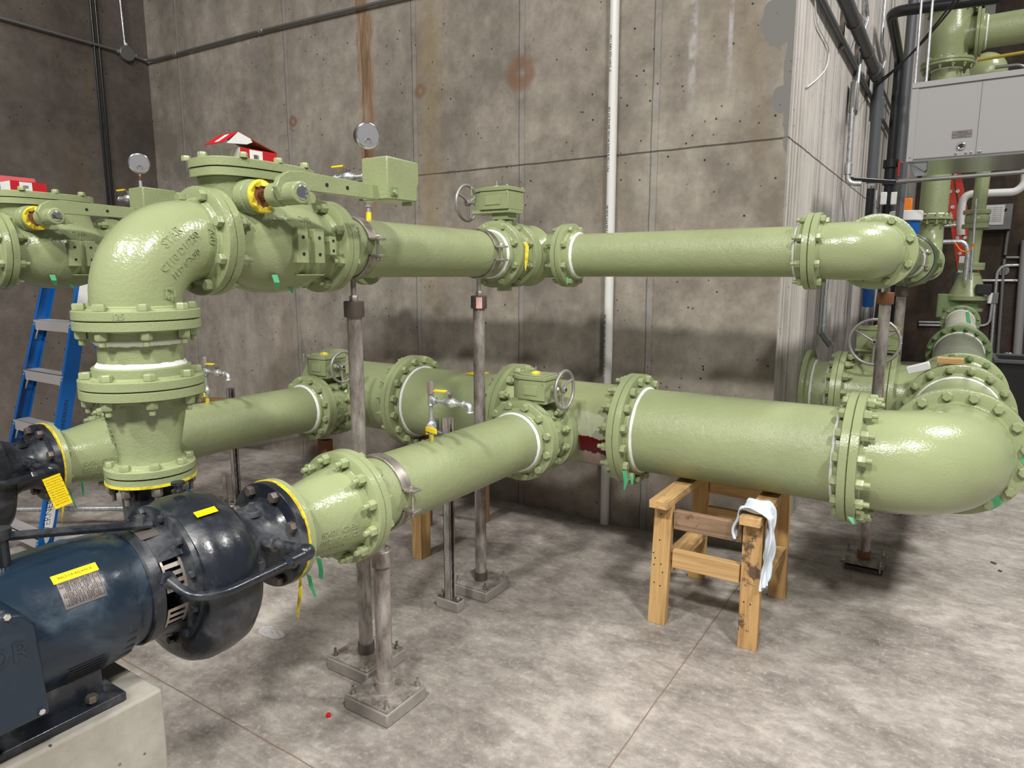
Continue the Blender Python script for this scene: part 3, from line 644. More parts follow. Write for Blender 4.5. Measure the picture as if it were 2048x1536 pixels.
# ------------------------------------------------------------------ pump
def pump():
    t = thing('centrifugal_pump', 'blue-black close coupled pump with navy motor on the concrete plinth in the left foreground', 'pump', (XS, .8, .67))
    vc = V((XS, 1.03, .852)); n = 56; b = MB()
    # volute: radius grows round the spiral, rounded section
    secs = []
    for i in range(n):
        th = 2*PI*i/n; R = .228+.022*((math.pi*1.0-th) % (2*PI))/(2*PI)
        pts = []
        for rr, yy in ((.10, -.055), (.190, -.058), (.214, -.052), (R-.010, -.034), (R, -.006), (R, .045), (R-.008, .085), (R-.03, .112), (R-.065, .128), (.13, .140), (.10, .150)):
            pts.append(V((vc.x+rr*math.cos(th), vc.y+yy, vc.z+rr*math.sin(th))))
        secs.append(b.ring(pts))
    m_ = len(secs[0])
    for i in range(n):
        a, c = secs[i], secs[(i+1) % n]
        for j in range(m_-1): b.f.append((a[j], c[j], c[j+1], a[j+1]))
    b.f.append(tuple(s[0] for s in secs)); b.f.append(tuple(reversed([s[-1] for s in secs])))
    b.lathe((XS, 1.165, ZS), Y_, [(0, 0), (0, .135), (.02, .125), (.06, .108), (.11, .106), (.135, .118), (.15, .125), (.15, 0)], 48)        # suction nozzle
    b.cyl((XD, YE, .86), (XD, YE, 1.085), .082, 36, .088)
    cs = part('volute_casing', b, M_BLACK, t)
    fl = MB().lathe((XS, 1.342, ZS), -Y_, [(0.001, 0), (0.001, .1705), (.027, .1705), (.029, .168), (.029, .12), (.045, .11), (.045, 0)], 64); part('suction_flange', fl, M_BLACK, t)
    fl = MB().lathe((XD, YE, 1.104), -Z_, [(0.001, 0), (0.001, .126), (.022, .126), (.024, .124), (.024, .09), (.024, 0)], 48); part('discharge_flange', fl, M_CAST, t, label='green flange on the black nozzle'); part('masking_tape', MB().lathe((XD, YE, 1.086), -Z_, [(0, .1262), (0, .1275), (.008, .1275), (.010, .10), (.010, .09)], 48), M_YEL, t)
    for k in range(8):
        th = PI/8+2*PI*k/8; p = V((XS+.148*math.cos(th), 1.314, ZS+.148*math.sin(th))); bolt(t, p, Y_, .031, .02, M_DSTL, stud=.05)
        part('stud_end', MB().cyl((p.x, 1.370, p.z), (p.x, 1.384, p.z), .010, 10), M_BOLT, t)
    fbolts(t, (XD, YE, 1.105), -Z_, 5, M_BOLT, grip=.05); 
    for k in range(8):
        th = PI/8+2*PI*k/8; p = V((XD+.108*math.cos(th), YE+.108*math.sin(th), 1.07)); part('stud_nut', MB().hexa(p, -Z_, .022, .027).cyl(p-Z_*.02, p-Z_*.045, .0085, 12), M_STEEL, t)
    bp = MB().lathe((XS, .975, ZS), -Y_, [(0, 0), (0, .196), (.014, .196), (.016, .190), (.016, .165), (.03, .14), (.03, 0)], 56); part('back_plate', bp, M_BLACK, t)
    for k in range(12):
        th = 2*PI*(k+.5)/12; bolt(t, (XS+.181*math.cos(th), .958, ZS+.181*math.sin(th)), Y_, .019, .04, M_BLACK, name='casing_bolt')
    # frame adapter with side windows
    ad = MB(); 
    for a0, a1 in ((.62, 2.5), (3.75, 5.65)):
        k = 18; ri = [ad.ring([V((XS+r_*math.cos(a0+(a1-a0)*i/k), y_, ZS+r_*math.sin(a0+(a1-a0)*i/k))) for r_, y_ in ((.150, .87), (.158, .925), (.165, .962), (.145, .962), (.13, .87))]) for i in range(k+1)]
        for i in range(k): ad.bridge(ri[i], ri[i+1])
        ad.f.append(tuple(reversed(ri[0]))); ad.f.append(tuple(ri[-1]))
    ad.cyl((XS, .86, ZS), (XS, .965, ZS), .075, 32); part('frame_adapter', ad, M_BLACK, t)
    rg = MB().lathe((XS, .862, ZS), Y_, [(0, 0), (0, .152), (.004, .157), (.030, .157), (.034, .152), (.034, 0)], 56); part('adapter_rim', rg, M_BLACK, t)
    # slotted guard plates in the windows
    for z0, z1 in ((ZS+.012, ZS+.118), (ZS-.135, ZS-.035)):
        g = MB(); ns = 5; H = (z1-z0)
        def sk(z): return XS+math.sqrt(max(.1515**2-(z-ZS)**2, .0))
        rows = []; y0, y1 = .898, .958
        for k in range(ns*2+1):
            za = z0+H*k/(ns*2+1); zb = z0+H*(k+1)/(ns*2+1)
            segs = [(y0, y1)] if k % 2 == 0 else [(y0, y0+.006), (y1-.012, y1)]
            for (ya, yb) in segs: g.prism([V((sk(za), ya, za)), V((sk(za), yb, za)), V((sk(zb), yb, zb)), V((sk(zb), ya, zb))], X_, .0025)
        part('slotted_guard', g, M_GUARD, t, label='tan slotted guard plate')
    part('guard_clip', MB().prism([V((XS+.145, .955, ZS+.055)), V((XS+.15, .985, ZS+.03)), V((XS+.15, .985, ZS+.01)), V((XS+.147, .955, ZS+.0))], X_, .004), M_STEEL, t)
    # motor
    mb_ = MB().lathe((XS, .864, ZS), -Y_, [(0, 0), (0, .148), (.03, .150), (.05, .164), (.10, .168), (.115, .172), (.12, .170), (.55, .170), (.57, .174), (.62, .174), (.68, .15), (.69, 0)], 64)
    mo = part('motor', mb_, M_NAVY, t)
    nb = MB()
    for k in range(11):
        z = ZS-.075-.0095*k; r = .1712; nb.bb((XS+math.sqrt(r*r-(z-ZS)**2)-.004, .655, z-.0017), (XS+math.sqrt(r*r-(z-ZS)**2)+.0008, .735, z+.0017))
    for k in range(4):
        z = ZS-.045-.022*k; r = .1655; nb.bb((XS+math.sqrt(r*r-(z-ZS)**2)-.010, .765, z-.003), (XS+math.sqrt(r*r-(z-ZS)**2)-.0003, .812, z+.002))
    part('cooling_louvres', nb, M_DARK, mo)
    def plate(a0, a1, y0, y1, r, k=8):
        b = MB(); prev = None
        for i in range(k+1):
            a = a0+(a1-a0)*i/k; cur = b.ring([V((XS+q*math.cos(a), y, ZS+q*math.sin(a))) for q, y in ((r, y0), (r+.0016, y0), (r+.0016, y1), (r, y1))])
            if prev: b.bridge(prev, cur)
            else: b.f.append(tuple(reversed(cur)))
            prev = cur
        b.f.append(tuple(prev)); return b
    part('nameplate', plate(.42, .84, .662, .752, .1700), M_PLATE, mo, label='satin metal nameplate')
    part('warning_band', plate(.80, .93, .658, .756, .1708), M_YHAN, mo, label='yellow top of the nameplate')
    tx = MB()
    for k in range(12):
        a = .45+.029*k
        text(tx, random.choice(('CAT NO  40 HP  1760', 'SER F0317  60HZ  3', 'FRAME 324 TCZ 230/460', 'RATING 40C AMB-CONT', 'USABLE AT 208V 100', 'NEMA NOM EFF 94.1 PF')), .0078, .0002,
             lambda x, y, h, a=a: V((XS+.1718*math.cos(a+y/.17), .707+x, ZS+.1718*math.sin(a+y/.17))), res=1)
    text(tx, 'BALDOR-RELIANCE', .0085, .0002, lambda x, y, h: V((XS+.1727*math.cos(.85+y/.17), .707+x, ZS+.1727*math.sin(.85+y/.17))), res=1)
    part('nameplate_print', tx, M_INK, mo)
    # second plate on the adapter crown
    part('adapter_plate', plate(1.10, 1.62, .885, .95, .1585), M_PLATE, t, label='small silver data plate')
    # lifting strap
    ls = MB().tube([V((XS+.02, .45, 1.135)), V((XS+.02, .52, 1.132)), V((XS+.03, .66, 1.105)), V((XS+.04, .93, 1.045))], .011, 8); ls.cyl((XS+.02, .60, 1.04), (XS+.02, .60, 1.125), .016, 12).cyl((XS+.02, .60, 1.112), (XS+.02, .60, 1.135), .024, 16); ls.hexa((XS+.035, .905, 1.05), Z_, .026, .026)
    part('lifting_bar', ls, M_BLACK, t)
    bt = MB().lathe((XS-.015, 1.045, vc.z+.242), Z_, [(0, 0), (0, .018), (.006, .018), (.008, .011), (.02, .011), (.022, .018), (.03, .018), (.031, 0)], 18); part('air_vent_plug', bt, M_BLACK, t)
    pg = MB().lathe((XS+.04, 1.24, ZS+.095), Z_, [(0, 0), (0, .026), (.014, .024), (.015, .014), (.022, .014), (.022, 0)], 18).cyl((XS+.04, 1.24, ZS+.11), (XS+.04, 1.24, ZS+.135), .011, 4); part('pipe_plug', pg, M_BLACK, t)
    pg = MB().cyl((XS+.175, 1.128, .89), (XS+.205, 1.135, .89), .030, 24, .026).hexa((XS+.20, 1.135, .89), X_, .014, .03); part('drain_plug', pg, M_BLACK, t)
    part('sticker', MB().prism([vc+V((.112, -.022, .216)), vc+V((.130, -.022, .2055)), vc+V((.130, .040, .2055)), vc+V((.112, .040, .216))], V((.5, 0, .85)), .001), mat('yellow_sticker', (.85, .80, .0), .4), t, label='small bright yellow sticker')
    part('drain_nipple', MB().cyl((XS-.01, 1.06, .612), (XS-.01, 1.06, .60), .012, 10), M_COPPER, t)
    # flush line
    fp = fillet([(-1.655, 1.243, .905), (-1.535, 1.262, .905), (-1.525, 1.235, .897), (-1.53, .985, .885), (-1.56, .915, .895), (-1.635, .905, .925)], .035, 5)
    tb = MB().tube(fp[:2], .0145, 16).tube(fp[6:], .0125, 14); tb.sphere((-1.53, 1.255, .903), .026, 16).cyl((-1.56, 1.258, .905), (-1.525, 1.262, .905), .02, 18).cyl((-1.528, 1.245, .90), (-1.529, 1.195, .897), .0195, 16)
    tb.hexa((-1.529, 1.205, .897), (0, -1, 0), .03, .034); tb.hexa((-1.675, 1.24, .905), X_, .03, .045).cyl((-1.70, 1.236, .905), (-1.665, 1.241, .905), .030, 20, .025); tb.hexa((-1.655, .904, .925), X_, .022, .04)
    part('flush_tube', tb, M_BLACK, t)
    # foot and terminal box
    ft = MB().bb((XS-.16, .12, .672), (XS+.165, .77, .694)).bb((XS+.07, .15, .69), (XS+.12, .74, .76)).bb((XS-.12, .15, .69), (XS-.07, .74, .76)); part('motor_foot', ft, M_BLACK, t, .004)
    bolt(t, (XS+.145, .70, .70), (0, 0, -1), .024, .035, M_DSTL, name='foot_bolt')
    cb = MB(); P = [(.24, .785), (.24, 1.0), (.27, 1.035), (.50, 1.035), (.545, 1.02), (.565, .99), (.572, .785)]
    cb.prism([V((-1.66, y, z)) for y, z in P], X_, .125); tbx = part('terminal_box', cb, M_NAVY, t, .006)
    tt = MB(); text(tt, 'BALDOR', .062, .0016, lambda x, y, h: V((-1.535+h, .552+x, .925+y)), 'RIGHT'); part('raised_lettering', tt, M_NAVY, tbx)
    for (y, z) in ((.515, 1.028), (.555, .80)): bolt(tbx, (-1.536, y, z), (-1, 0, 0), .013, .02, M_CHROME, name='cover_screw')
    return t
pm = pump(); twin(pm, 'black pump behind the vertical spool, cut off by the left edge of the photo')
pad = solo('concrete_plinth', MB().bb((XS-.19, -.3, 0), (-1.60, .845, .67)), M_PAD, 'concrete plinth under the near pump motor in the bottom left corner', 'plinth', None, .008)
twin(pad, 'concrete plinth under the far pump, mostly hidden')
# hanging tag (far pump only)
tg = thing('hanging_tag', 'yellow printed warning tag hanging from the black tube of the far pump', 'tag', (-3.03, 1.235, .73))
TO, TU, TV = V((-3.035, 1.195, .885)), V((.010, .062, .014)), V((.035, .022, -.125))
b = MB().prism([TO, TO+TU, TO+TU+TV, TO+TV], V((.9, -.3, .35)), .001); part('card', b, M_YHAN, tg)
b = MB()
for k in range(11):
    f_ = .10+.08*k
    text(b, random.choice(('CAUTION PUMP MUST BE', 'PRIMED BEFORE START', 'DO NOT RUN DRY', 'CHECK ROTATION FIRST', 'READ THE MANUAL')), .0066, .0002, lambda x, y, h, f_=f_: TO+TU*(.5+x/.075)+TV*(f_-y/.14)+V((.0016, -.0006, .0006)), res=1)
part('print', b, M_INK, tg)
# ------------------------------------------------------------------ stands
def stand(label, x, y, ztop, top=None, r=.030, sq=.12, pad=True, rot=0, mt=M_POST, coll=M_DSTL, rod=.0, lift=0, group=None):
    t = thing('pipe_stand', label, 'support stand', (x, y, 0), group)
    g = .055 if pad else lift
    if pad: part('grout_block', MB().box((x, y, g/2), (sq*2, sq*2, g)), M_GROUT, t, .006)
    part('base_plate', MB().box((x, y, g+.004), (sq*1.9, sq*1.9, .008)), M_POST, t, .001)
    part('lower_collar', MB().lathe((x, y, g+.008), Z_, [(0, 0), (0, r+.006), (.045, r+.006), (.045, 0)], 28), coll, t)
    zc = ztop-rod
    part('post', MB().cyl((x, y, g+.01), (x, y, zc-.01), r, 32), mt, t)
    part('cap', MB().lathe((x, y, zc-.065), Z_, [(0, 0), (0, r+.009), (.003, r+.011), (.062, r+.011), (.065, r+.008), (.065, 0)], 32), coll, t)
    part('threaded_rod', MB().cyl((x, y, zc-.02), (x, y, ztop), .011, 14).hexa((x, y, zc), Z_, .022, .032), M_STEEL, t)
    for sx in (-1, 1):
        for sy in (-1, 1):
            p = V((x+sx*sq*.78, y+sy*sq*.78, g+.008)); a = MB().cyl(p-V((0, 0, g*.9)), p+V((0, 0, .032)), .006, 10).hexa(p, Z_, .010, .018).cyl(p, p+V((0, 0, .002)), .013, 14); part('anchor_bolt', a, M_STEEL, t)
    return t
def clamp(label, c, r, w=.042, side=X_, gap=.055, ear=.05, stub=.0):
    c = V(c); t = thing('pipe_clamp', label, 'clamp', c-V((0, 0, r)))
    for s_ in (1, -1):
        b = MB(); k = 26; a0 = math.asin(gap/2/(r+.004)); prev = None
        pts = [a0+(PI-2*a0)*i/k for i in range(k+1)]
        for a in pts:
            cur = b.ring([c+V((q*math.cos(a), y, s_*q*math.sin(a))) for q, y in ((r+.002, -w/2), (r+.010, -w/2), (r+.010, w/2), (r+.002, w/2))])
            if prev: b.bridge(prev, cur)
            else: b.f.append(tuple(reversed(cur)))
            prev = cur
        b.f.append(tuple(prev))
        for sx in (1, -1):
            x0 = c.x+sx*(r*math.cos(a0)); x1 = x0+sx*(ear+.005); z = c.z+s_*gap/2
            b.bb((min(x0, x1), c.y-w/2, min(z, z+s_*.009)), (max(x0, x1), c.y+w/2, max(z, z+s_*.009)))
        part('half_strap', b, M_STEEL, t, .0015)
    for sx in (1, -1):
        x = c.x+sx*(r*math.cos(a0)+ear*.6); bolt(t, (x, c.y, c.z+gap/2+.009), (0, 0, -1), .018, gap+.018, M_STEEL, name='clamp_bolt')
    return t
zt = ZD-.115-.010
s1 = stand('grey post of the near discharge pipe standing behind the front-most post', XD, 1.985, zt, rod=.085); twin(s1, 'tall grey post of the far discharge pipe beside the far butterfly valve')
s1b = stand('tall grey post with a white and red sticker on its cap, beside the near valve', XD, 2.85, zt, rod=.085, sq=.115)
part('sticker', MB().prism([V((XD+.012, 2.85-.0405, zt-.148)), V((XD+.036, 2.85-.022, zt-.148)), V((XD+.036, 2.85-.022, zt-.092)), V((XD+.012, 2.85-.0405, zt-.092))], V((.6, -.8, 0)), .002), mat('red_white_sticker', (.75, .42, .38), .5), s1b, label='red and white sticker')
s2 = stand('front-most grey post under the near suction reducer', XS, 1.826, ZS-.141-.010, rod=.075, r=.032, sq=.115, mt=M_POST, coll=M_POST); twin(s2, 'short grey post of the far suction pipe')
c1 = clamp('steel strap clamp on the near discharge pipe next to the check valve', (XD, 1.985, ZD), .115); twin(c1, 'steel strap clamp on the far discharge pipe')
c2 = clamp('steel strap clamp on the near discharge pipe next to the butterfly valve', (XD, 2.85, ZD), .115)
c3 = clamp('steel strap clamp on the near suction pipe just past the reducer', (XS, 1.826, ZS), .141, .045, gap=.07); twin(c3, 'steel strap clamp on the far suction pipe')
# ------------------------------------------------------------------ strut channel uprights
def strut(label, x, y, z1, pad=True):
    t = thing('strut_upright', label, 'strut', (x, y, 0))
    b = MB(); w = .0206
    b.bb((x-w, y-w, .05), (x-w+.003, y+w, z1)); b.bb((x-w, y-w, .05), (x+w, y-w+.003, z1)); b.bb((x-w, y+w-.003, .05), (x+w, y+w, z1)); b.bb((x+w-.003, y-w, .05), (x+w, y-w+.010, z1)); b.bb((x+w-.003, y+w-.010, .05), (x+w, y+w, z1))
    part('channel', b, M_POST, t)
    z = .12
    while z < z1-.03: part('slot', MB().bb((x+w+.0002, y-.006, z), (x+w+.001, y+.006, z+.028)), M_DARK, t); z += .05
    part('base_block', MB().box((x, y, .026), (.14, .062, .052)), M_GROUT, t, .004); part('base_foot', MB().bb((x-.066, y-.02, .052), (x+.066, y+.02, .058)), M_DSTL, t)
    for s_ in (-1, 1): part('anchor_bolt', MB().cyl((x+s_*.05, y, .055), (x+s_*.05, y, .085), .006, 10).hexa((x+s_*.05, y, .058), Z_, .01, .018), M_STEEL, t)
    return t
su = strut('slotted steel strut upright standing on a dark block behind the near suction pipe', -2.07, 2.60, 1.0)
strut('slotted steel strut upright on the open floor beyond the far suction pipe', -4.30, 2.93, .905)
b = MB().cyl((-2.13, 2.575, .93), (-2.13, 2.575, .995), .020, 20, None, .003).cyl((-2.13, 2.575, .90), (-2.13, 2.575, .93), .024, 20).cyl((-2.13, 2.575, .93), (-2.095, 2.59, .92), .016, 16).cyl((-2.15, 2.575, .86), (-2.15, 2.575, .90), .018, 16)
solo('conduit_elbow', b, M_GPVC, 'small grey conduit fitting clipped to the strut behind the near suction pipe', 'conduit fitting')
# ------------------------------------------------------------------ small valve trees and gauges
def lever_valve(t, c, ax, upv, m=M_ZINC, side=-1, hl=.075):
    c = V(c); ax = V(ax).normalized(); upv = V(upv).normalized()
    b = MB().lathe(c-ax*.032, ax, [(0, 0), (0, .014), (.010, .014), (.014, .017), (.022, .021), (.042, .021), (.050, .017), (.054, .014), (.064, .014), (.064, 0)], 8); v = part('ball_valve', b, m, t)
    part('valve_stem', MB().cyl(c+upv*.018, c+upv*.036, .007, 10).hexa(c+upv*.028, upv, .008, .014), M_DSTL, v)
    g = ax*side; h = MB(); a, b_ = c+upv*.034, c+upv*.045+g*.02
    lat = ax.cross(upv).normalized(); 
    def bar(p, q, w, th):
        d = (q-p).normalized(); n_ = d.cross(lat).normalized(); return [p-lat*w-n_*th, p+lat*w-n_*th, q+lat*w-n_*th, q-lat*w-n_*th], n_, 2*th
    P, nn, tt = bar(a, b_, .006, .0015); h.prism(P, nn, tt); part('lever', h, M_STEEL, v)
    h = MB(); P, nn, tt = bar(b_, b_+g*hl-upv*.002, .0085, .004); h.prism(P, nn, tt); part('lever_grip', h, M_YHAN, v, .002, label='yellow grip')
    return v
def tree(label, y):
    x = XS; z0 = ZS+.141; t = thing('valve_tree', label, 'valve assembly', (x, y, z0-.003))
    part('yellow_nipple', MB().cyl((x, y, z0-.005), (x, y, z0+.035), .0095, 12), M_YEL, t)
    v = lever_valve(t, (x, y, z0+.06), Z_, (0.35, -.93, 0), side=-1, hl=.002); 
    part('lever_flat', MB().box((x+.045, y-.055, z0+.058), (.075, .006, .022), Matrix.Rotation(-.25, 3, 'Z')), M_YHAN, t, .003, label='yellow handle seen flat on')
    part('stem_pipe', MB().cyl((x, y, z0+.08), (x, y, z0+.165), .0085, 14), M_ZINC, t)
    part('tee_fitting', MB().cyl((x, y, z0+.148), (x, y, z0+.19), .0135, 16).cyl((x, y, z0+.169), (x+.028, y, z0+.169), .0135, 16).torus((x+.026, y, z0+.169), X_, .0125, .003, 16, 6).torus((x, y, z0+.150), Z_, .0125, .003, 16, 6), M_ZINC, t)
    part('hex_coupling', MB().cyl((x, y, z0+.185), (x, y, z0+.20), .009, 12).hexa((x, y, z0+.196), Z_, .052, .027), M_GUARD, t)
    part('side_pipe', MB().cyl((x+.02, y, z0+.169), (x+.085, y, z0+.169), .0085, 14).cyl((x+.12, y, z0+.169), (x+.18, y, z0+.169), .0085, 14), M_ZINC, t)
    lever_valve(t, (x+.105, y, z0+.169), X_, (0, -.1, 1), side=-1, hl=.062)
    el_ = MB().tube(fillet([(x+.165, y, z0+.169), (x+.198, y, z0+.169), (x+.203, y-.004, z0+.14)], .02, 5), .0115, 14); el_.torus((x+.203, y-.004, z0+.141), Z_, .0125, .003, 16, 6).torus((x+.172, y, z0+.169), X_, .0125, .003, 16, 6); part('outlet_elbow', el_, M_ZINC, t)
    return t
t1 = tree('galvanized valve tree with two yellow levers on the near suction pipe', 2.14); twin(t1, 'galvanized valve tree on the far suction pipe, behind the vertical spool')
b = MB(); n = 9
pts = [(0, 0), (.022, .002), (.045, -.006), (.052, -.02), (.036, -.035), (.030, -.05), (.010, -.042), (-.004, -.03)]
b.prism([V((XS+.008+x, 2.105-.3*x, ZS+.218+z)) for x, z in pts], Y_, .002); solo('paper_label', b, M_PAPER, 'torn white paper label hanging on the lower valve of the near suction pipe', 'label')
def gauge(label, y, zc, branch=True):
    x = XD; z0 = ZD+.115; t = thing('pressure_gauge', label, 'gauge', (x, y, z0-.003))
    part('yellow_nipple', MB().cyl((x, y, z0-.005), (x, y, z0+.032), .011, 14), M_YEL, t)
    v = lever_valve(t, (x, y, z0+.085), Z_, (-.9, -.43, 0), side=1, hl=.03)
    part('riser_pipe', MB().cyl((x, y, z0+.025), (x, y, zc-.07), .0085, 14), M_ZINC, t); part('brass_neck', MB().hexa((x, y, zc-.085), Z_, .03, .017), M_COPPER, t)
    if branch:
        zb = z0+.175; part('branch_pipe', MB().cyl((x, y, zb), (x-.16, y-.035, zb), .0085, 14).torus((x-.02, y-.004, zb), (-1, -.2, 0), .012, .003, 14, 6).torus((x-.145, y-.032, zb), (-1, -.2, 0), .012, .003, 14, 6), M_ZINC, t)
        lever_valve(t, (x-.09, y-.02, zb), (-.977, -.21, 0), Z_, side=1, hl=.055)
    f = V((.90, -.42, -.10)).normalized(); c = V((x, y, zc))
    part('gauge_case', MB().lathe(c-f*.022, f, [(0, 0), (0, .044), (.004, .048), (.030, .048), (.034, .051), (.040, .051), (.043, .046), (.043, 0)], 44), M_CHROME, t)
    part('gauge_face', MB().lathe(c+f*.0205, f, [(0, 0), (0.0, .0455), (.0015, .0455), (.0025, 0)], 44), M_GLASS, t)
    a, e1, e2 = basis(f); sg = MB().torus(c+f*.023-Z_*.02, f, .011, .0016, 20, 6, -PI*.15, PI*1.15); part('dial_bracket', sg, M_STEEL, t)
    return t
g1 = gauge('chrome pressure gauge on a riser above the near discharge pipe, higher of the two gauges', 2.085, 2.252)
g2 = gauge('chrome pressure gauge rising behind the far check valve weight, in front of the left wall', 2.02, 2.268); g2.location.x += DX
# ------------------------------------------------------------------ the far pump line: the same things again
for o, lab in FAR: dup(o, (DX, 0, 0), lab)
# ------------------------------------------------------------------ headers
# upper header
ut = []
for k, (x, lab) in enumerate(((XD, 'green tee joining the near discharge valve to the upper header'), (XD+DX, 'green tee joining the far discharge valve to the upper header, hidden behind pipes'))):
    t = tee(lab, (x, YH, ZD), X_, -Y_, 8, 8, .229, .229, M_CAST); ut.append(t)
fbolts(ut[0], (XD+.229, YH, ZD), -X_, 8)
strip(ut[0], [(XD+.06, YH-.08, ZD-.10), (XD+.075, YH-.085, ZD-.13)], [.02, .01], M_GTAPE)
u1 = spool('green upper header pipe between its two tees', (XD+DX+.229, YH, ZD), (XD-.229, YH, ZD), 8)
u2 = spool('long green upper header pipe crossing in front of the wall to the right', (XD+.229, YH, ZD), (-.569, YH, ZD), 8)
fbolts(u1, (XD-.229, YH, ZD), X_, 8)
strip(u2, [(XD+.29, YH-.13, ZD-.12), (XD+.292, YH-.135, ZD-.155)], [.012, .004], M_GTAPE)
ue, *_ = elbow('smooth green elbow ending the upper header at the right, turning it away', (-.34, YH, ZD), -X_, Y_, 8, .229)
fbolts(ue, (-.569, YH, ZD), -X_, 8, dbl=False); fbolts(ue, (-.34, YH+.229, ZD), Y_, 8)
u3 = spool('green pipe running straight back from the upper elbow', (-.34, YH+.229, ZD), (-.34, 5.67, ZD), 8); fbolts(u3, (-.34, 5.67, ZD), Y_, 8)
clamp('steel strap clamp on the pipe behind the upper right elbow', (-.34, 5.35, ZD), .115, .05, gap=.08)
v8 = thing('wafer_valve', 'pale green many-sided valve beyond the upper pipe with a dark blue gasket', 'valve', (-.34, 5.9, ZD-.2))
part('gasket', MB().lathe((-.34, 5.672, ZD), Y_, [(0, 0), (0, .176), (.05, .176), (.05, 0)], 48), M_BLUEP, v8, label='dark blue gasket')
part('valve_body', MB().lathe((-.34, 5.722, ZD), Y_, [(0, 0), (0, .17), (.04, .19), (.22, .205), (.30, .205), (.32, .15), (.32, 0)], 10, .3).cyl((-.19, 5.9, ZD-.02), (-.12, 5.9, ZD-.02), .035, 6), M_DGRN, v8, .004)
for k in range(8):
    th = 2*PI*k/8+.3; bolt(v8, (-.34+.15*math.cos(th), 5.735, ZD+.15*math.sin(th)), Y_, .03, .05, M_DGRN)
u4 = spool('green pipe hidden beyond the many-sided valve', (-.34, 6.045, ZD), (-.34, 9.1, ZD), 8, m=M_DGRN)
st = stand('grey post with a brown collar under the pipe behind the upper right elbow', -.34, 4.33, ZD-.115, rod=.085, r=.0302, pad=False, lift=.045, mt=M_POST, coll=M_RUST)
part('grout_form', MB().box((-.33, 4.34, .012), (.2, .2, .024)), M_DSTL, st, .002)
stand('grey post in the shade behind the upper right elbow, beside the dark wall', -.34, 5.55, ZD-.115, rod=.07, r=.032)
# lower header
lt0 = tee('half-painted green tee at the near suction valve, dark red primer below', (XS, YH, ZS), X_, -Y_, 16, 10, .381, .35, M_TEE)
lt1 = tee('large green tee of the lower header at the far suction valve', (XS+DX, YH, ZS), X_, -Y_, 16, 10, .381, .35, M_CAST)
l1 = spool('short wide green header pipe between the two large tees, yellow paper on its crown', (XS+DX+.381, YH, ZS), (XS-.381, YH, ZS), 16, m=M_PIPE)
l2 = spool('wide green header pipe with glossy pebbled paint above the wooden trestle', (XS+.381, YH, ZS), (-.335, YH, ZS), 16)
fbolts(l1, (XS+DX+.381, YH, ZS), -X_, 16); fbolts(l1, (XS-.381, YH, ZS), X_, 16); fbolts(l2, (XS+.381, YH, ZS), -X_, 16)
fbolts(l2, (-.335, YH, ZS), X_, 16)
bf = thing('blind_flange', 'green blind flange closing the far end of the lower header', 'pipe fitting', (XS+DX-.42, YH, ZS-.298)); flange(bf, (XS+DX-.381, YH, ZS), -X_, 16, hub=.05)
bf = thing('blind_flange', 'green blind flange closing the far end of the upper header', 'pipe fitting', (XD+DX-.26, YH, ZD-.17)); flange(bf, (XD+DX-.229, YH, ZD), -X_, 8, hub=.045)
XL = .046
le, *_ = elbow('huge glossy green elbow ending the lower header at the right edge', (XL, YH, ZS), -X_, Y_, 16, .381, None, .004)
fbolts(le, (XL, YH+.381, ZS), Y_, 16)
strip(l2, [(XS+.43, YH-.24, ZS-.17), (XS+.445, YH-.25, ZS-.22), (XS+.435, YH-.25, ZS-.27)], [.03, .03, .006], M_GTAPE, dirw=(.9, -.3, .2))
strip(l2, [(XS+.455, YH-.2, ZS-.2), (XS+.46, YH-.21, ZS-.245)], [.014, .012], M_GTAPE)
strip(l2, [(-.31, YH-.24, ZS-.21), (-.295, YH-.245, ZS-.235)], [.022, .012], M_GTAPE)
def tape(parent, P, nrm): part('tape_patch', MB().prism([V(p) for p in P], V(nrm), .0015), M_GTAPE, parent)
tape(le, [(XL+.245, YH+.343, ZS+.01), (XL+.295, YH+.343, ZS+.03), (XL+.3, YH+.343, ZS-.03), (XL+.262, YH+.343, ZS-.02)], (0, -1, 0))
tape(le, [(XL+.13, YH+.343, ZS-.20), (XL+.18, YH+.343, ZS-.17), (XL+.205, YH+.343, ZS-.205), (XL+.165, YH+.343, ZS-.25)], (0, -1, 0))
tape(le, [(XL-.245, YH+.343, ZS+.135), (XL-.225, YH+.343, ZS+.155), (XL-.20, YH+.343, ZS+.16), (XL-.19, YH+.343, ZS+.13)], (0, -1, 0))
lg = MB().torus((XL-.07, YH+.11, ZS+.236), (0, -.2, 1), .03, .0015, 24, 5); text(lg, 'STAR', .018, .001, lambda x, y, h: V((XL-.07+x, YH+.103+y, ZS+.233+h))); part('cast_logo', lg, M_CAST, le)
yp = MB().prism([V((XS-.72, YH-.05, ZS+.219)), V((XS-.60, YH-.07, ZS+.215)), V((XS-.60, YH+.03, ZS+.224)), V((XS-.70, YH+.05, ZS+.224))], Z_, .003)
solo('paper_sheet', yp, M_YHAN, 'folded yellow paper lying on top of the short wide header pipe', 'paper')
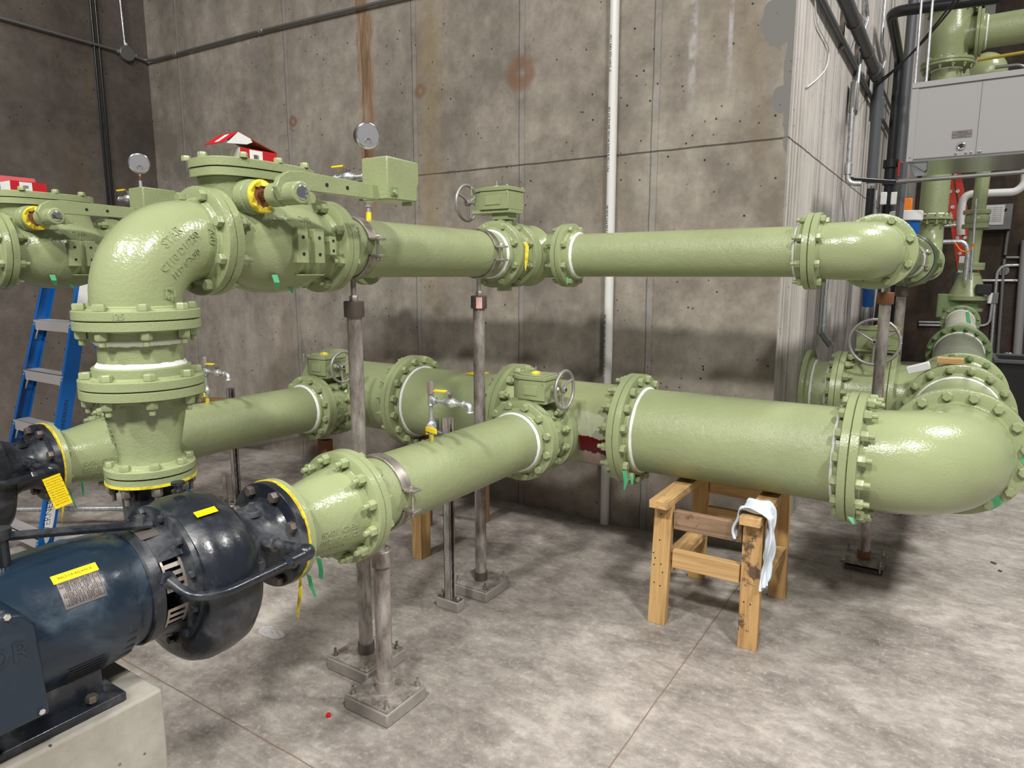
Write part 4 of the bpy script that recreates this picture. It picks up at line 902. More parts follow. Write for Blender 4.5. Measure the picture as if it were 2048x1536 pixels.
# line running back from the huge elbow
m1 = spool('wide green pipe running back from the huge elbow, pale overspray on top', (XL, YH+.381, ZS), (XL, 4.82, ZS), 16); 
t5 = tee('wide green tee behind the huge elbow with a branch to the wall', (XL, 5.201, ZS), Y_, -X_, 16, 16, .381, .381, M_CAST)
fbolts(t5, (XL, 4.82, ZS), -Y_, 16); fbolts(t5, (XL, 4.82, ZS), Y_, 16) if False else None
m2 = spool('dusty grey-green pipe receding beyond the wide tee with a sleeve coupling', (XL, 5.582, ZS), (XL, 8.6, ZS), 16, m=M_DUSTY, mf=M_DGRN)
part('sleeve', MB().lathe((XL, 6.1, ZS), Y_, [(0, .2), (0, .236), (.02, .245), (.10, .245), (.12, .236), (.12, .2)], 56), M_DUSTY, m2)
fbolts(m2, (XL, 5.582, ZS), -Y_, 16, M_DGRN); fbolts(m2, (XL, 8.6, ZS), -Y_, 16, M_DGRN)
m3 = spool('cream primed pipe with a green stripe beyond the dusty pipe', (XL, 8.64, 1.04), (XL, 11.6, 1.04), 12, f=(0, 1), s=(0, 1), m=M_CREAM, mf=M_DGRN)
part('reducing_flange', MB().lathe((XL, 8.603, ZS), Y_, [(0, 0), (0, .296), (.035, .298), (.038, .29), (.038, 0)], 56), M_DGRN, m3)
part('green_stripe', MB().bb((XL+.05, 8.8, 1.195), (XL+.085, 11.2, 1.207)), M_GTAPE, m3); fbolts(m3, (XL, 11.6, 1.04), Y_, 12)
# wood block and white block on the tee flange
xw0, xw1 = XL-.125, XL+.01
solo('wood_block', MB().bb((xw0, 4.785, ZS+.2985), (xw1, 4.86, ZS+.333)), M_WOODX, 'short pine block lying across the flange crown behind the huge elbow', 'block', None, .002)
solo('foam_block', MB().box((XL-.215, 4.82, ZS+.262), (.12, .09, .04), Matrix.Rotation(-.35, 3, 'Y')), M_PAPER, 'white block lying on the left shoulder of the flange behind the huge elbow', 'block', None, .002)
# branch from the wall
br = spool('short wide green pipe stub leaving the whitewashed wall through a flange', (WRX, 5.201, ZS), (-.64, 5.201, ZS), 16, s=(1, 1)); fbolts(br, (-.64, 5.201, ZS), X_, 16)
bv = butterfly('green butterfly valve of the wall branch with a large knobbly handwheel facing out', (-.488, 5.201, ZS), X_, 16, .305, -.43, 1.21, -Y_, (.26, .17, .145), .145, .010, .13, False, True)
# sawing the wheel hub: nothing else rides on this valve
# ------------------------------------------------------------------ supports under the lower header
def lumber(label, x, y, z1, w, d, m=M_WOODZ, tilt=0): return solo('timber_prop', MB().box((x, y, z1/2), (w, d, z1)), m, label, 'timber', None, .002)
lumber('short pine offcut standing on the floor by the near suction clamp', -2.62, 3.02, .33, .07, .09)
solo('timber_plank', MB().box((-2.55, 3.36, .62), (.62, .09, .038)), M_WOODX, 'rough pine plank lying under the short wide header pipe', 'timber', None, .002)
lumber('dark timber prop under the lower header behind the near suction pipe', -2.66, 3.72, .59, .09, .038, M_WOODD)
lumber('rusty brown prop under the far suction valve', XS+DX, 2.94, .655, .075, .06, M_RUST)
lumber('rusty brown prop under the large far tee', XS+DX+.40, 3.42, .64, .10, .08, M_WOODD)
# ------------------------------------------------------------------ sight lines from the camera position, used to survey points on known planes
def ray(px, py): return (fw*FPX+rt*(px-1024)-up*(py-768))
def oy(px, py, Y): d = ray(px, py); return CAM+d*(Y/d.y)
def ox(px, py, X): d = ray(px, py); return CAM+d*(X/d.x)
def oz(px, py, Z): d = ray(px, py); return CAM+d*((Z-1.7)/d.z)
def run(name, pts, r, m, label, cat='conduit', n=12, fr=.06, group=None, fits=None, mf=None):
    """a conduit or pipe run: one bent tube plus its couplings"""
    P = fillet(pts, fr, 5); c = min(P, key=lambda p: p.z)
    t = thing(name, label, cat, (P[0].x, P[0].y, min(p.z for p in P)), group); part('tube', MB().tube(P, r, n), m, t)
    for f in fits or (): 
        p = V(f[0]); d = V(f[1]).normalized(); part('coupling', MB().cyl(p-d*r*2.2, p+d*r*2.2, r*1.35, n, None, r*.15), mf or m, t)
    return t
def strap(p, ax, r, out, m=M_ZINC, name='strap_clip'):
    return MB().torus(p, ax, r*1.15, r*.3, 16, 6).box(V(p)+V(out)*r*2.2, (r*.9, r*.9, r*.9))
# ------------------------------------------------------------------ trestle
tr = thing('wooden_trestle', 'stained pine work trestle standing on the floor under the wide header pipe', 'trestle', (-.9, 3.32, 0))
XA, XB, YA, YB, ZT = -1.105, -.685, 3.06, 3.63, .648
for x, m_ in ((XA, M_WOODY), (XB, M_WOODY)):
    part('top_board', MB().bb((x-.045, 2.965, ZT-.038), (x+.045, 3.78, ZT)), m_, tr, .002)
    for y, s_ in ((YA, -1), (YB, 1)):
        sh = .018*s_; m2 = M_WOODS if (x == XB and s_ < 0) else M_WOODZ
        sx = -.012 if x == XA else .006
        part('leg', MB().prism([V((x-.044+sx, y-.019+sh, 0)), V((x+.044+sx, y-.019+sh, 0)), V((x+.044, y-.019, ZT-.038)), V((x-.044, y-.019, ZT-.038))], Y_, .038), m2, tr, .002)
part('front_rail', MB().bb((XA+.05, YA-.012, .495), (XB-.05, YA+.026, .585)), M_WOODP, tr, .002, label='paint splashed front rail')
part('rail', MB().bb((XA+.05, YA-.014, .300), (XB-.05, YA+.024, .388)), M_WOODX, tr, .002)
part('rail', MB().bb((XA+.05, YB-.019, .520), (XB-.05, YB+.019, .608)), M_WOODX, tr, .002); part('rail', MB().bb((XA+.05, YB-.05, .36), (XB-.05, YB-.012, .45)), M_WOODX, tr, .002)
for x in (XA, XB):
    part('side_rail', MB().bb((x-.044, YA+.022, .262), (x+.044, YB-.022, .300)), M_WOODY, tr, .002)
dk = MB()
for x, z in ((XA-.01, .56), (XA-.012, .43), (XA-.04, .36), (XA+.0, .31), (XA-.035, .30), (XA-.03, .335), (XA+.01, .27), (XB-.01, .40), (XB+.01, .22), (XB-.02, .225), (XB, .53), (XA, .20), (XA-.03, .21)): dk.cyl((x, YA-.0205-.018*(1-z/.61), z), (x, YA-.016-.018*(1-z/.61), z), .0035, 8)
part('nail_holes', dk, M_DARK, tr)
# rag over the end of the right hand board
import bmesh
def rag():
    bm_v = MB(); nx, ny = 26, 44; grid = []
    for j in range(ny):
        v = j/(ny-1); row = []
        for i in range(nx):
            u = i/(nx-1)
            # path over the board: up the left side, across the top, down the right side
            L1, L2 = .115, .10; s_ = v*(L1+L2+.34)
            if s_ < L1: x = XB-.060-.012*math.sin(s_*40); z = ZT-.005-(L1-s_)
            elif s_ < L1+L2:
                q = (s_-L1)/L2; x = XB-.058+.118*q; z = ZT+.012+.016*math.sin(PI*q)+.010*math.sin(u*9+q*5)
            else: q = s_-L1-L2; x = XB+.060+.010*math.sin(q*14+u*6); z = ZT+.006-q*(1.0-.16*u)
            wd = .17-.05*max(0, (s_-L1-L2))/.34 if s_ > L1 else .085+.06*s_/L1
            y = 2.985+wd*u+.012*math.sin(v*17)
            fold = .012*math.sin(u*21+v*3.0)+.007*math.sin(u*39-v*9)
            if s_ < L1: x -= abs(fold)*.9
            elif s_ > L1+L2: x += abs(fold)*1.3
            else: z += fold*.8+.006
            row.append(V((x, y, z)))
        grid.append(bm_v.ring(row))
    for j in range(ny-1):
        for i in range(nx-1): bm_v.f.append((grid[j][i], grid[j][i+1], grid[j+1][i+1], grid[j+1][i]))
    o = solo('cotton_rag', bm_v, M_RAG, 'pale blue cotton rag draped over the right board end of the trestle', 'cloth', ang=180)
    m = o.modifiers.new('thickness', 'SOLIDIFY'); m.thickness = .0025; m = o.modifiers.new('smooth', 'SUBSURF'); m.levels = 1; m.render_levels = 1
rag()
# ------------------------------------------------------------------ step ladder
ld = thing('step_ladder', 'blue fibreglass step ladder with aluminium treads standing by the left wall', 'ladder', (-4.65, 1.9, 0))
def fy(z): return 1.575+.26*z
def fx(z, s_): return -4.57+s_*(.315-.052*z)
for s_ in (-1, 1):
    b = MB(); H = 1.86
    def P(z, dx, dy): return V((fx(z, s_)+dx, fy(z)+dy, z))
    b.prism([P(0, -.002, 0), P(0, -.002, .082), P(H, -.002, .075), P(H, -.002, 0)], X_, .004)
    for dy in (0, .078): b.prism([P(0, min(0, -s_*.026), dy), P(0, max(0, -s_*.026), dy), P(H, max(0, -s_*.026), dy*.95), P(H, min(0, -s_*.026), dy*.95)], Y_, .004)
    part('front_rail', b, M_BLUE, ld)
    b = MB(); b.prism([V((fx(0, s_), 2.55, 0)), V((fx(0, s_)+.03, 2.55, 0)), V((fx(H, s_)*.5+fx(H, s_)*.5+.03, fy(H)+.1, H)), V((fx(H, s_), fy(H)+.1, H))], Y_, .045); part('rear_rail', b, M_BLUE, ld)
for k in range(5):
    z = .215+.303*k; x0, x1 = fx(z, -1)+.006, fx(z, 1)-.006
    b = MB().bb((x0, fy(z)-.004, z-.062), (x1, fy(z)+.0, z)).bb((x0, fy(z)-.004, z-.004), (x1, fy(z)+.078, z)); part('tread', b, M_LALU, ld)
    for s_ in (-1, 1): x = fx(z, s_); part('tread_brace', MB().tube([V((x-s_*.005, fy(z)-.002, z-.12)), V((x-s_*.05, fy(z)-.002, z-.06))], .005, 6), M_LALU, ld)
    for s_ in (-1, 1): part('rivet', MB().sphere((fx(z, s_)-s_*.012, fy(z)-.003, z-.03), .007, 8), M_LALU, ld)
part('top_cap', MB().bb((fx(1.86, -1)-.01, fy(1.86)-.01, 1.85), (fx(1.86, 1)+.01, fy(1.86)+.16, 1.88)), M_LALU, ld)
for z in (.4, 1.0): part('rear_brace', MB().bb((fx(z, -1), 2.60-(.25*z), z-.012), (fx(z, 1)+.03, 2.605-(.25*z), z+.012)), M_LALU, ld)
def railtext(b, s_, sz, z0, m=None): text(b, s_, sz, .0006, lambda x, y, h: V((fx(z0+x, 1)+.002+h+.0006, fy(z0+x)+.045-y, z0+x)))
b = MB(); 
rl = MB().prism([V((fx(z, 1)+.0022, fy(z)+.041+.024*math.cos(a), z)) for a in (2*PI*i/20 for i in range(20)) for z in (.33+.15*math.sin(a),)], X_, .001)
lb = part('rail_label', rl, M_PAPER, ld, label='white oval maker label'); railtext(b, 'WERNER', .05, .33); part('label_print', b, M_INK, lb)
b = MB(); railtext(b, 'ANDERSON', .030, .90); part('handwriting', b, M_INK, ld)
part('instruction_sheet', MB().prism([V((fx(z, 1)+.003, fy(z)+dy, z)) for z, dy in ((1.42, .012), (1.42, .07), (1.78, .07), (1.78, .012))], X_, .001), M_PAPER, ld, label='white instruction sheet')
# bars lying on the floor by the left wall
def bar(label, pts, r, m, name='metal_bar'): return solo(name, MB().tube(fillet(pts, .06, 6), r, 10), m, label, 'bar')
bar('long light steel tube lying low behind the ladder foot', [V((-5.6, 1.6, .14)), V((-3.5, 3.0, .16))], .018, M_ZINC)
bar('bent brown steel tube on the floor between the ladder and the black pump', [V((-4.6, 2.1, .03)), V((-3.65, 2.35, .03)), V((-3.60, 2.38, .26)), V((-4.4, 2.9, .26))], .014, M_GUARD)
bar('brown wooden rail behind the ladder at knee height', [V((-5.9, 3.3, .02)), V((-5.9, 3.3, .62)), V((-4.4, 3.9, .60))], .03, M_WOODD, 'timber_rail')
# ------------------------------------------------------------------ boxes on the check valve covers
def redbox(label, x0, y0, z0, lid=True, rot=0):
    t = thing('parts_box', label, 'box', (x0, y0, z0)); w, d, h = .10, .145, .042
    b = MB().bb((x0, y0, z0), (x0+w, y0+d, z0+h)); part('carton', b, M_REDC, t, .001)
    part('end_panel', MB().bb((x0+.002, y0-.0012, z0+.001), (x0+w-.002, y0+.0005, z0+h-.001)), M_PAPER, t, label='white end panel')
    part('barcode_label', MB().bb((x0+w-.0005, y0+.035, z0+.004), (x0+w+.001, y0+.085, z0+h-.003)), M_PAPER, t, label='white label with a barcode')
    bc = MB()
    for k in range(9): bc.bb((x0+w+.0008, y0+.05+.0023*k, z0+.012), (x0+w+.0016, y0+.05+.0023*k+random.choice((.0008, .0014)), z0+.025))
    part('barcode_print', bc, M_INK, t)
    if lid:     # lid hinged at the back end, standing open over the carton
        A_, B_ = V((x0, y0+d, z0+h+.001)), V((x0+w, y0+d, z0+h+.001)); C_, D_ = V((x0+w, y0-.004, z0+h+.046)), V((x0, y0-.004, z0+h+.046))
        part('lid', MB().prism([A_, B_, C_, D_], Z_, .0015), M_REDC, t); part('lid_lining', MB().prism([A_-Z_*.0012, B_-Z_*.0012, C_-Z_*.0012, D_-Z_*.0012], Z_, .0008), M_WOODD, t, label='dark inside of the lid')
        E1, E2 = D_+V((-.004, -.055, -.040)), C_+V((-.004, -.055, -.040)); part('lid_flap', MB().prism([D_, C_, E2, E1], V((0, -1, 1)), .0015), M_REDC, t)
        part('lid_print', MB().prism([D_*.55+C_*.45+(E1-D_)*.15, D_*.35+C_*.65+(E1-D_)*.15, D_*.35+C_*.65+(E1-D_)*.85, D_*.55+C_*.45+(E1-D_)*.85], V((0, -1, 1)), .0022), M_PAPER, t)
        part('lid_wing', MB().prism([C_, C_+V((0, .045, -.014)), C_+V((0, .052, -.024)), C_+V((0, .03, -.034)), E2+V((0, .012, .0))], X_, .0012), M_PAPER, t, label='rounded white lid wing')
    else:
        part('open_top', MB().bb((x0+.002, y0+.002, z0+h), (x0+w-.002, y0+d-.002, z0+h+.001)), M_DARK, t); part('lid', MB().prism([V((x0, y0, z0+h)), V((x0, y0+d, z0+h)), V((x0-.01, y0+d, z0+h+.03)), V((x0-.01, y0, z0+h+.03))], X_, .0015), M_REDC, t)
    return t
redbox('open red and white parts carton on the near check valve cover', -2.105, 1.46, ZD+.2635)
redbox('red parts carton on the far check valve cover beside a crumpled plastic bag', -2.105+DX+.02, 1.40, ZD+.2635, False)
def film(name, c, sx, sy, sz, label, n=34, seed=3, m=M_PLAS):
    rnd = random.Random(seed); K = [(rnd.uniform(-1, 1)*7, rnd.uniform(-1, 1)*7, rnd.uniform(0, 6), rnd.uniform(.3, 1)) for _ in range(9)]
    b = MB(); g = []
    for j in range(n):
        row = []
        for i in range(n):
            u, v = i/(n-1)*2-1, j/(n-1)*2-1; r_ = math.hypot(u, v); k = 1/max(1, r_*1.05)
            h = sum(a*abs(math.sin(p*u+q*v+w)) for p, q, w, a in K)/4; e = max(0, 1-r_*.8)
            row.append(V(c)+V((u*k*sx+.004*h, v*k*sy, .004+sz*(h*.5+.25)*(.25+e))))
        g.append(b.ring(row))
    for j in range(n-1):
        for i in range(n-1): b.f.append((g[j][i], g[j][i+1], g[j+1][i+1], g[j+1][i]))
    return solo(name, b, m, label, 'plastic bag', ang=12)
film('plastic_bag', (-2.15+DX, 1.36, ZD+.262), .06, .06, .075, 'crumpled clear plastic bag on the far check valve cover', seed=5)
film('plastic_wrap', (-2.62, 1.92, 0), .085, .045, .03, 'scrap of clear plastic film lying flat on the floor behind the near pump', seed=9)
solo('red_cap', MB().lathe((-1.92, 1.643, 0), Z_, [(0, 0), (0, .010), (.012, .009), (.013, 0)], 10), mat('red_plastic', (.55, .01, .01), .4), 'tiny red plastic cap on the floor left of the front-most post', 'cap')
for k, (px, py, a) in enumerate(((1987, 1127, .03), (2000, 1143, .018))):
    p = oz(px, py, 0); solo('debris_chip', MB().box(p+Z_*.004, (a, .010, .008), Matrix.Rotation(-.6, 3, 'Z')), M_DSTL, ('longer', 'shorter')[k]+' dark chip of debris on the bare floor at the right', 'debris')
# ------------------------------------------------------------------ pipes on the back and left walls
pv = run('white_pvc_pipe', [(-1.925, WB-.032, 0), (-1.935, WB-.032, 4.6)], .030, M_PVC, 'white plastic pipe with black print running up the back wall', 'pipe', 24)
b = MB()
for z0, s_ in ((.95, '2 IN PVC SCH 40 PIPE ASTM D1785 NSF-PW 280 PSI'), (1.75, 'CHARLOTTE PLASTICS 2 IN PVC SCH 40'), (2.35, 'PVC 1120 B MADE IN USA 280 PSI AT 73F'), (2.95, '2" DWV NSF PIPE 1120')):
    text(b, s_, .022, .0004, lambda x, y, h, z0=z0: V((-1.935+.0303*math.sin(.05-y/.03), WB-.032-.0303*math.cos(.05-y/.03)-h, z0+x)), 'LEFT', 1)
part('pipe_print', b, M_INK, pv)
jb = (WLX+.03, 3.94, 3.86)
lc = run('steel_conduit', [(WLX+.03, -1, 3.93), (WLX+.03, 3.86, 3.865)], .013, M_GRAYC, 'grey conduit crossing the dark left wall to the round box', fits=(((WLX+.03, 2.2, 3.89), Y_),))
run('steel_conduit', [(WLX+.03, 4.03, 3.85), (WLX+.035, WB-.035, 3.84), (WLX+.16, WB-.03, 3.83), (-5.3, WB-.03, 3.80), (-3.3, WB-.03, 3.73)], .013, M_GRAYC, 'grey conduit leaving the round box round the corner and up along the back wall', fits=(((-5.3, WB-.03, 3.80), X_), ((-6.6, WB-.03, 3.825), X_)), mf=M_ZINC)
run('steel_conduit', [(WLX+.03, 3.93, 3.93), (WLX+.03, 3.91, 4.7)], .010, M_ZINC, 'thin bright conduit dropping into the round box in the left corner')
bx = thing('junction_box', 'round grey junction box on the left wall near the corner', 'junction box', (WLX+.03, 3.94, 3.78)); part('box_body', MB().cyl((WLX, 3.94, 3.86), (WLX+.055, 3.94, 3.86), .072, 28, None, .004), M_GRAYC, bx)
for d in (Y_, -Y_, Z_): part('box_hub', MB().cyl(V((WLX+.03, 3.94, 3.86))+d*.06, V((WLX+.03, 3.94, 3.86))+d*.095, .019, 14), M_ZINC, bx)
for k, (dy, lab) in enumerate(((0, 'nearer to the corner'), (-.045, 'farther from the corner'))):
    run('black_cable', [(WLX+.02, 3.685+dy, 0), (WLX+.02, 3.685+dy, 5.2)], .011, M_BLKP, 'thin black cable dropping down the left wall, the one '+lab, 'cable')
# ------------------------------------------------------------------ pipes and conduits on the whitewashed wall
XW = WRX+.045
def w(px, py, X=XW): return ox(px, py, X)
A = [w(1729, -30), w(1727, 60), w(1713, 180)]
run('steel_conduit', A, .017, M_ZINC, 'bright conduit above the conduit body on the whitewashed wall', fits=((A[2], Z_),))
cb = thing('pull_box', 'small grey conduit body with a screwed cover on the whitewashed wall', 'conduit fitting', w(1707, 212)); q = w(1708, 197)
part('body', MB().box(q, (.05, .12, .24)), M_GRAYC, cb, .012); part('cover_plate', MB().box(q+V((.027, -.01, 0)), (.006, .09, .20)), M_ALU, cb, .003)
q0 = w(1705, 216); q1 = w(1697, 338); run('steel_conduit', [q0, V((q0.x, q0.y+.02, q1.z)), V((q0.x, q0.y+.02, q1.z-.11)), V((q0.x+.10, q0.y+.03, q1.z-.12))], .021, M_ZINC, 'bright conduit dropping from the conduit body to an elbow', fits=((V((q0.x, q0.y+.02, q1.z)), Z_),))
yb = q0.y+.03; pA = oy(1703, 358, yb); pB = oy(1790, 364, yb+.4); pC = oy(2060, 343, yb+.4)
run('black_hose', [pA, pB], .017, M_BLKP, 'short dark hose joining the elbow to the long level conduit', 'hose')
run('steel_conduit', [pB, pC], .016, M_GRAYC, 'long level grey conduit passing under the grey cabinet', fits=((pB+(pC-pB)*.06, pC-pB),))
XB2 = WRX+.09
g0, g1_ = ox(1690, -20, XB2), ox(1757, 170, XB2); zt_ = (g0.z+g1_.z)/2
run('plastic_pipe', [V((XB2, 3.9+.35, zt_)), V((XB2, g1_.y, zt_)), V((XB2, g1_.y+.05, 2.55))], .045, M_GPVC, 'thick grey pipe along the top of the whitewashed wall turning down', 'pipe', 20, fits=((V((XB2, (g0.y+g1_.y)/2+.8, zt_)), Y_), (V((XB2, g1_.y+.04, zt_-.25)), Z_)))
run('plastic_pipe', [V((XB2, g1_.y+.05, 2.5)), V((XB2, g1_.y+.05, 1.9))], .034, M_BLKP, 'short black pipe below the thick grey pipe, pale coupling at its top', 'pipe', 16)
run('steel_conduit', [V((WRX+.03, 4.3, zt_+.13)), V((WRX+.03, 9.4, zt_+.13))], .014, M_GRAYC, 'thin conduit level along the whitewashed wall beside the thick grey pipe')
run('steel_conduit', [V((WRX+.03, 4.3, zt_-.13)), V((WRX+.03, 9.4, zt_-.13))], .018, M_GPVC, 'lower dark level conduit on the whitewashed wall')
for k, yy in enumerate((5.6, 6.4, 7.2)):
    c_ = solo('strut_clamp', MB().bb((WRX, yy-.02, zt_-.17), (WRX+.03, yy+.02, zt_+.18)).torus((XB2, yy, zt_), Y_, .05, .007, 20, 6), M_DSTL, ('first', 'second', 'third')[k]+' dark pipe clamp from the corner on the whitewashed wall', 'clamp', 'clamps on the whitewashed wall')
E_ = [w(1731, -20, -.80), w(1736, 35, -.80), w(1722, 78, -.80), w(1717, 95, -.80)]; run('steel_conduit', E_, .012, M_ZINC, 'offset bend of bright conduit by the top of the whitewashed wall')
E_ = [w(1771, -10), w(1763, 85), w(1771, 115), w(1759, 152), w(1752, 185)]; run('steel_conduit', E_, .015, M_ZINC, 'crooked bright conduit beside the thick grey pipe', fr=.1)
e0 = w(1752, 188); run('steel_conduit', [e0, V((e0.x, e0.y, 2.0))], .015, M_ZINC, 'straight bright conduit running down in front of the black pipe', fits=((V((e0.x, e0.y, e0.z-.3)), Z_),))
wr = [w(1641, -15), w(1645, 45), w(1663, 80), w(1671, 100), w(1664, 135), w(1645, 158), w(1627, 172)]
solo('loose_wire', MB().tube([V((WRX+.012, p.y, p.z)) for p in fillet(wr, .2, 6)], .0045, 8), M_PVC, 'loose white wire hanging against the whitewashed wall', 'wire')
# black pressure pipe with a red-handled valve
yv = 8.6; f0 = oy(1800, 108, yv); X5 = f0.x; zv = f0.z
hz = oy(1782, 24, 7.4)
bp_ = run('black_pipe', [oy(2000, -5, 7.4), V((X5, 7.4, hz.z)), V((X5, yv, hz.z-.12)), V((X5, yv, 2.05))], .047, M_BLKP, 'black pipe turning down beside the whitewashed wall to a red-handled valve', 'pipe', 18, .12)
zh = oy(1785, 345, yv).z; bv_ = thing('plastic_valve', 'black union valve with a red lever on the black pipe', 'valve', (X5, yv, zh-.12)); part('valve_body', MB().lathe((X5, yv, zh-.13), Z_, [(0, 0), (0, .066), (.05, .068), (.06, .055), (.17, .055), (.18, .075), (.26, .075), (.27, 0)], 24), M_BLKP, bv_)
part('lever', MB().bb((X5+.07, yv-.06, zh-.06), (X5+.12, yv-.03, zh+.10)), mat('red_lever', (.45, .01, .015), .4), bv_, .01, label='red lever')
f1 = oy(1826, 60, 8.9); run('plastic_pipe', [V((f1.x-.02, 8.9, 1.2)), V((f1.x-.02, 8.9, 5.4))], .05, M_GPVC, 'grey riser pipe standing behind the cabinet rods', 'pipe', 16)
f2 = oy(1803, 380, 6.8); run('strut_post', [V((f2.x, 6.8, 1.75)), V((f2.x, 6.8, oy(1812, 325, 6.8).z))], .03, M_GPVC, 'grey square post under the left end of the cabinet', 'post', 4)
for k, (px, X_c, m_, lab) in enumerate(((1648, .0, M_GRAYC, 'grey'), (1655, .03, M_ZINC, 'bright'))):
    p = w(px, 600); run('steel_conduit', [V((WRX+.03, p.y+.005, 1.72)), V((WRX+.03, p.y, 1.28)), V((WRX+.10, p.y+.03, 1.18))], .014, m_, lab+' conduit dropping beside the wall flange of the branch pipe', fits=((V((WRX+.03, p.y, 1.3)), Z_),))
for k, px in enumerate((1722, 1731, 1741)):
    p = w(px, 690); run('steel_conduit', [V((WRX+.03, p.y, .2)), V((WRX+.03, p.y, 2.6))], (.022, .014, .018)[k], (M_GRAYC, M_ZINC, M_GRAYC)[k], ('thick grey', 'thin bright', 'medium grey')[k]+' conduit of the three rising behind the knobbly handwheel', group='conduits behind the handwheel')
h0, h1 = w(1765, 560, -.72), w(1746, 705, -.72); hs = thing('pump_hose', 'black hose with a blue sleeve hanging beside the whitewashed wall', 'hose', (h1.x, h1.y, h1.z)); part('tube', MB().tube([h0, h1], .035, 14), M_BLKP, hs); part('sleeve', MB().cyl(w(1738, 560, -.72), w(1735, 612, -.72), .05, 16), M_BLUE, hs, label='blue sleeve')
run('black_pipe', [oy(1790, 570, 8.0), V((oy(1790, 570, 8.0).x, 8.0, .3))], .04, M_BLKP, 'black pipe rising behind the post with the brown collar', 'pipe', 16)
# ------------------------------------------------------------------ grey cabinet hanging from rods
cz0, cz1, cy0, cy1 = 2.40, 2.845, 5.0, 5.72; cx0, cx1 = oy(1813, 320, cy0).x, .75; cxm = oy(1957, 250, cy0).x
cab = thing('unit_heater', 'long light grey sheet metal cabinet hanging from rods at the upper right', 'cabinet', ((cx0+cx1)/2, 5.36, cz0))
part('casing', MB().bb((cx0, cy0, cz0), (cx1, cy1, cz1)), M_CAB, cab, .006); part('top_rim', MB().bb((cx0-.004, cy0-.012, cz1-.028), (cx1, cy0, cz1+.004)), M_CAB, cab, .002)
part('corner_trim', MB().bb((cx0-.002, cy0-.006, cz0-.01), (cx0+.034, cy0, cz1-.03)), M_CAB, cab); part('bottom_pan', MB().bb((cx0+.01, cy0+.006, cz0-.012), (cx1, cy1, cz0-.001)), M_DUCT, cab)
part('panel_seam', MB().bb((cxm-.002, cy0-.0015, cz0), (cxm+.001, cy0+.001, cz1-.03)), M_DSTL, cab)
lp = oy(1924, 268, cy0-.002); part('data_label', MB().box(lp, (.10, .002, .042)), M_PLATE, cab, label='small silver data label')
b = MB()
for k, s_ in enumerate(('STERLING', 'OPEN DOOR IN DIRECTION', 'OF ARROW')): text(b, s_, (.013, .008, .008)[k], .0003, lambda x, y, h, k=k: lp+V((x, -.0015-h, .006-.011*k+y)), res=1)
part('label_print', b, M_INK, cab)
kp = oy(1922, 292, cy0-.002); part('cable_gland', MB().torus(kp-Y_*.006, Y_, .017, .006, 20, 8), M_CHROME, cab); part('gland_hole', MB().cyl(kp+Y_*.002, kp-Y_*.008, .014, 18), M_DARK, cab)
for px in (1912, 1932, 1942, 1957, 1961, 1820): p = oy(px, 303 if px > 1900 else 312, cy0-.003); part('cabinet_screw', MB().lathe((p.x, cy0, cz0+.015), -Y_, [(0, 0), (0, .009), (.006, .006), (.007, 0)], 10), M_CHROME, cab)
part('hanging_bracket', MB().prism([V((cx0, cy0+.02, cz0)), V((cx0+.10, cy0+.02, cz0-.07)), V((cx0+.11, cy0+.02, cz0-.06)), V((cx0+.11, cy0+.02, cz0))], Y_, .1), M_DUCT, cab)
for k, px in enumerate((1838, 1860)):
    p = oy(px, 0, cy0+.15); solo('hanger_rod', MB().cyl((p.x+.02, cy0+.15, cz1), (p.x-.02, cy0+.15, 6.5), .0075, 10), M_ZINC, ('left', 'right')[k]+' bright threaded rod above the grey cabinet', 'rod')
for k, (pa, pb) in enumerate((((1924, -8), (1757, 163)), ((1915, -8), (1753, 172)))):
    P0, P1 = oy(*pa, 5.6), ox(*pb, -.78); solo('black_cable', MB().tube([P0+(P1-P0)*t-Z_*.05*math.sin(PI*t) for t in [i/10 for i in range(11)]], .007, 8), M_INK, ('upper', 'lower')[k]+' of two black cables sagging across the cabinet rods', 'cable')
# ------------------------------------------------------------------ green riser and upper far pipes
YR = 9.5; XR = -.335
rz = 2.33; zc_ = oy(1882, 131, YR).z; ztop = oy(1895, 16, YR).z; zt2 = oy(1985, 62, YR).z
rs = spool('green riser pipe standing behind the grey cabinet', (XR, YR, rz), (XR, YR, zc_), 10, s=(1, 1), pr=.146); fbolts(rs, (XR, YR, rz), Z_, 10)
re_, *_ = elbow('green elbow turning the receding upper pipe up into the riser', (XR, YR, 1.85), (0, -1, 0), (0, 0, 1), 8, .48, M_CAST)
rt_ = thing('pipe_tee', 'big green tee at the top of the riser with a branch to the right', 'pipe fitting', (XR, YR, zc_))
part('tee_body', MB().lathe((XR, YR, zc_+.005), Z_, [(0, 0), (0, .20), (.16, .205), (.24, .225), (ztop-zc_-.24, .225), (ztop-zc_-.14, .205), (ztop-zc_-.01, .20), (ztop-zc_-.01, 0)], 44).cyl((XR, YR, zt2), (XR+.27, YR, zt2), .18, 40), M_CAST, rt_)
flange(rt_, (XR, YR, zc_), Z_, 12, hub=.045, R=.265, pr=.175); flange(rt_, (XR, YR, ztop), -Z_, 12, hub=.05, R=.265, pr=.175); flange(rt_, (XR+.275, YR, zt2), -X_, 12, hub=.05, R=.265, pr=.16)
flange(rs, (XR, YR, zc_-.002), -Z_, 12, hub=.045, R=.265, pr=.15); fbolts(rt_, (XR, YR, zc_), -Z_, 12, bc=.235); fbolts(rt_, (XR, YR, ztop), -Z_, 12, bc=.235)
spool('green branch pipe running right from the top of the riser', (XR+.275, YR, zt2), (2.2, YR, zt2), 12)
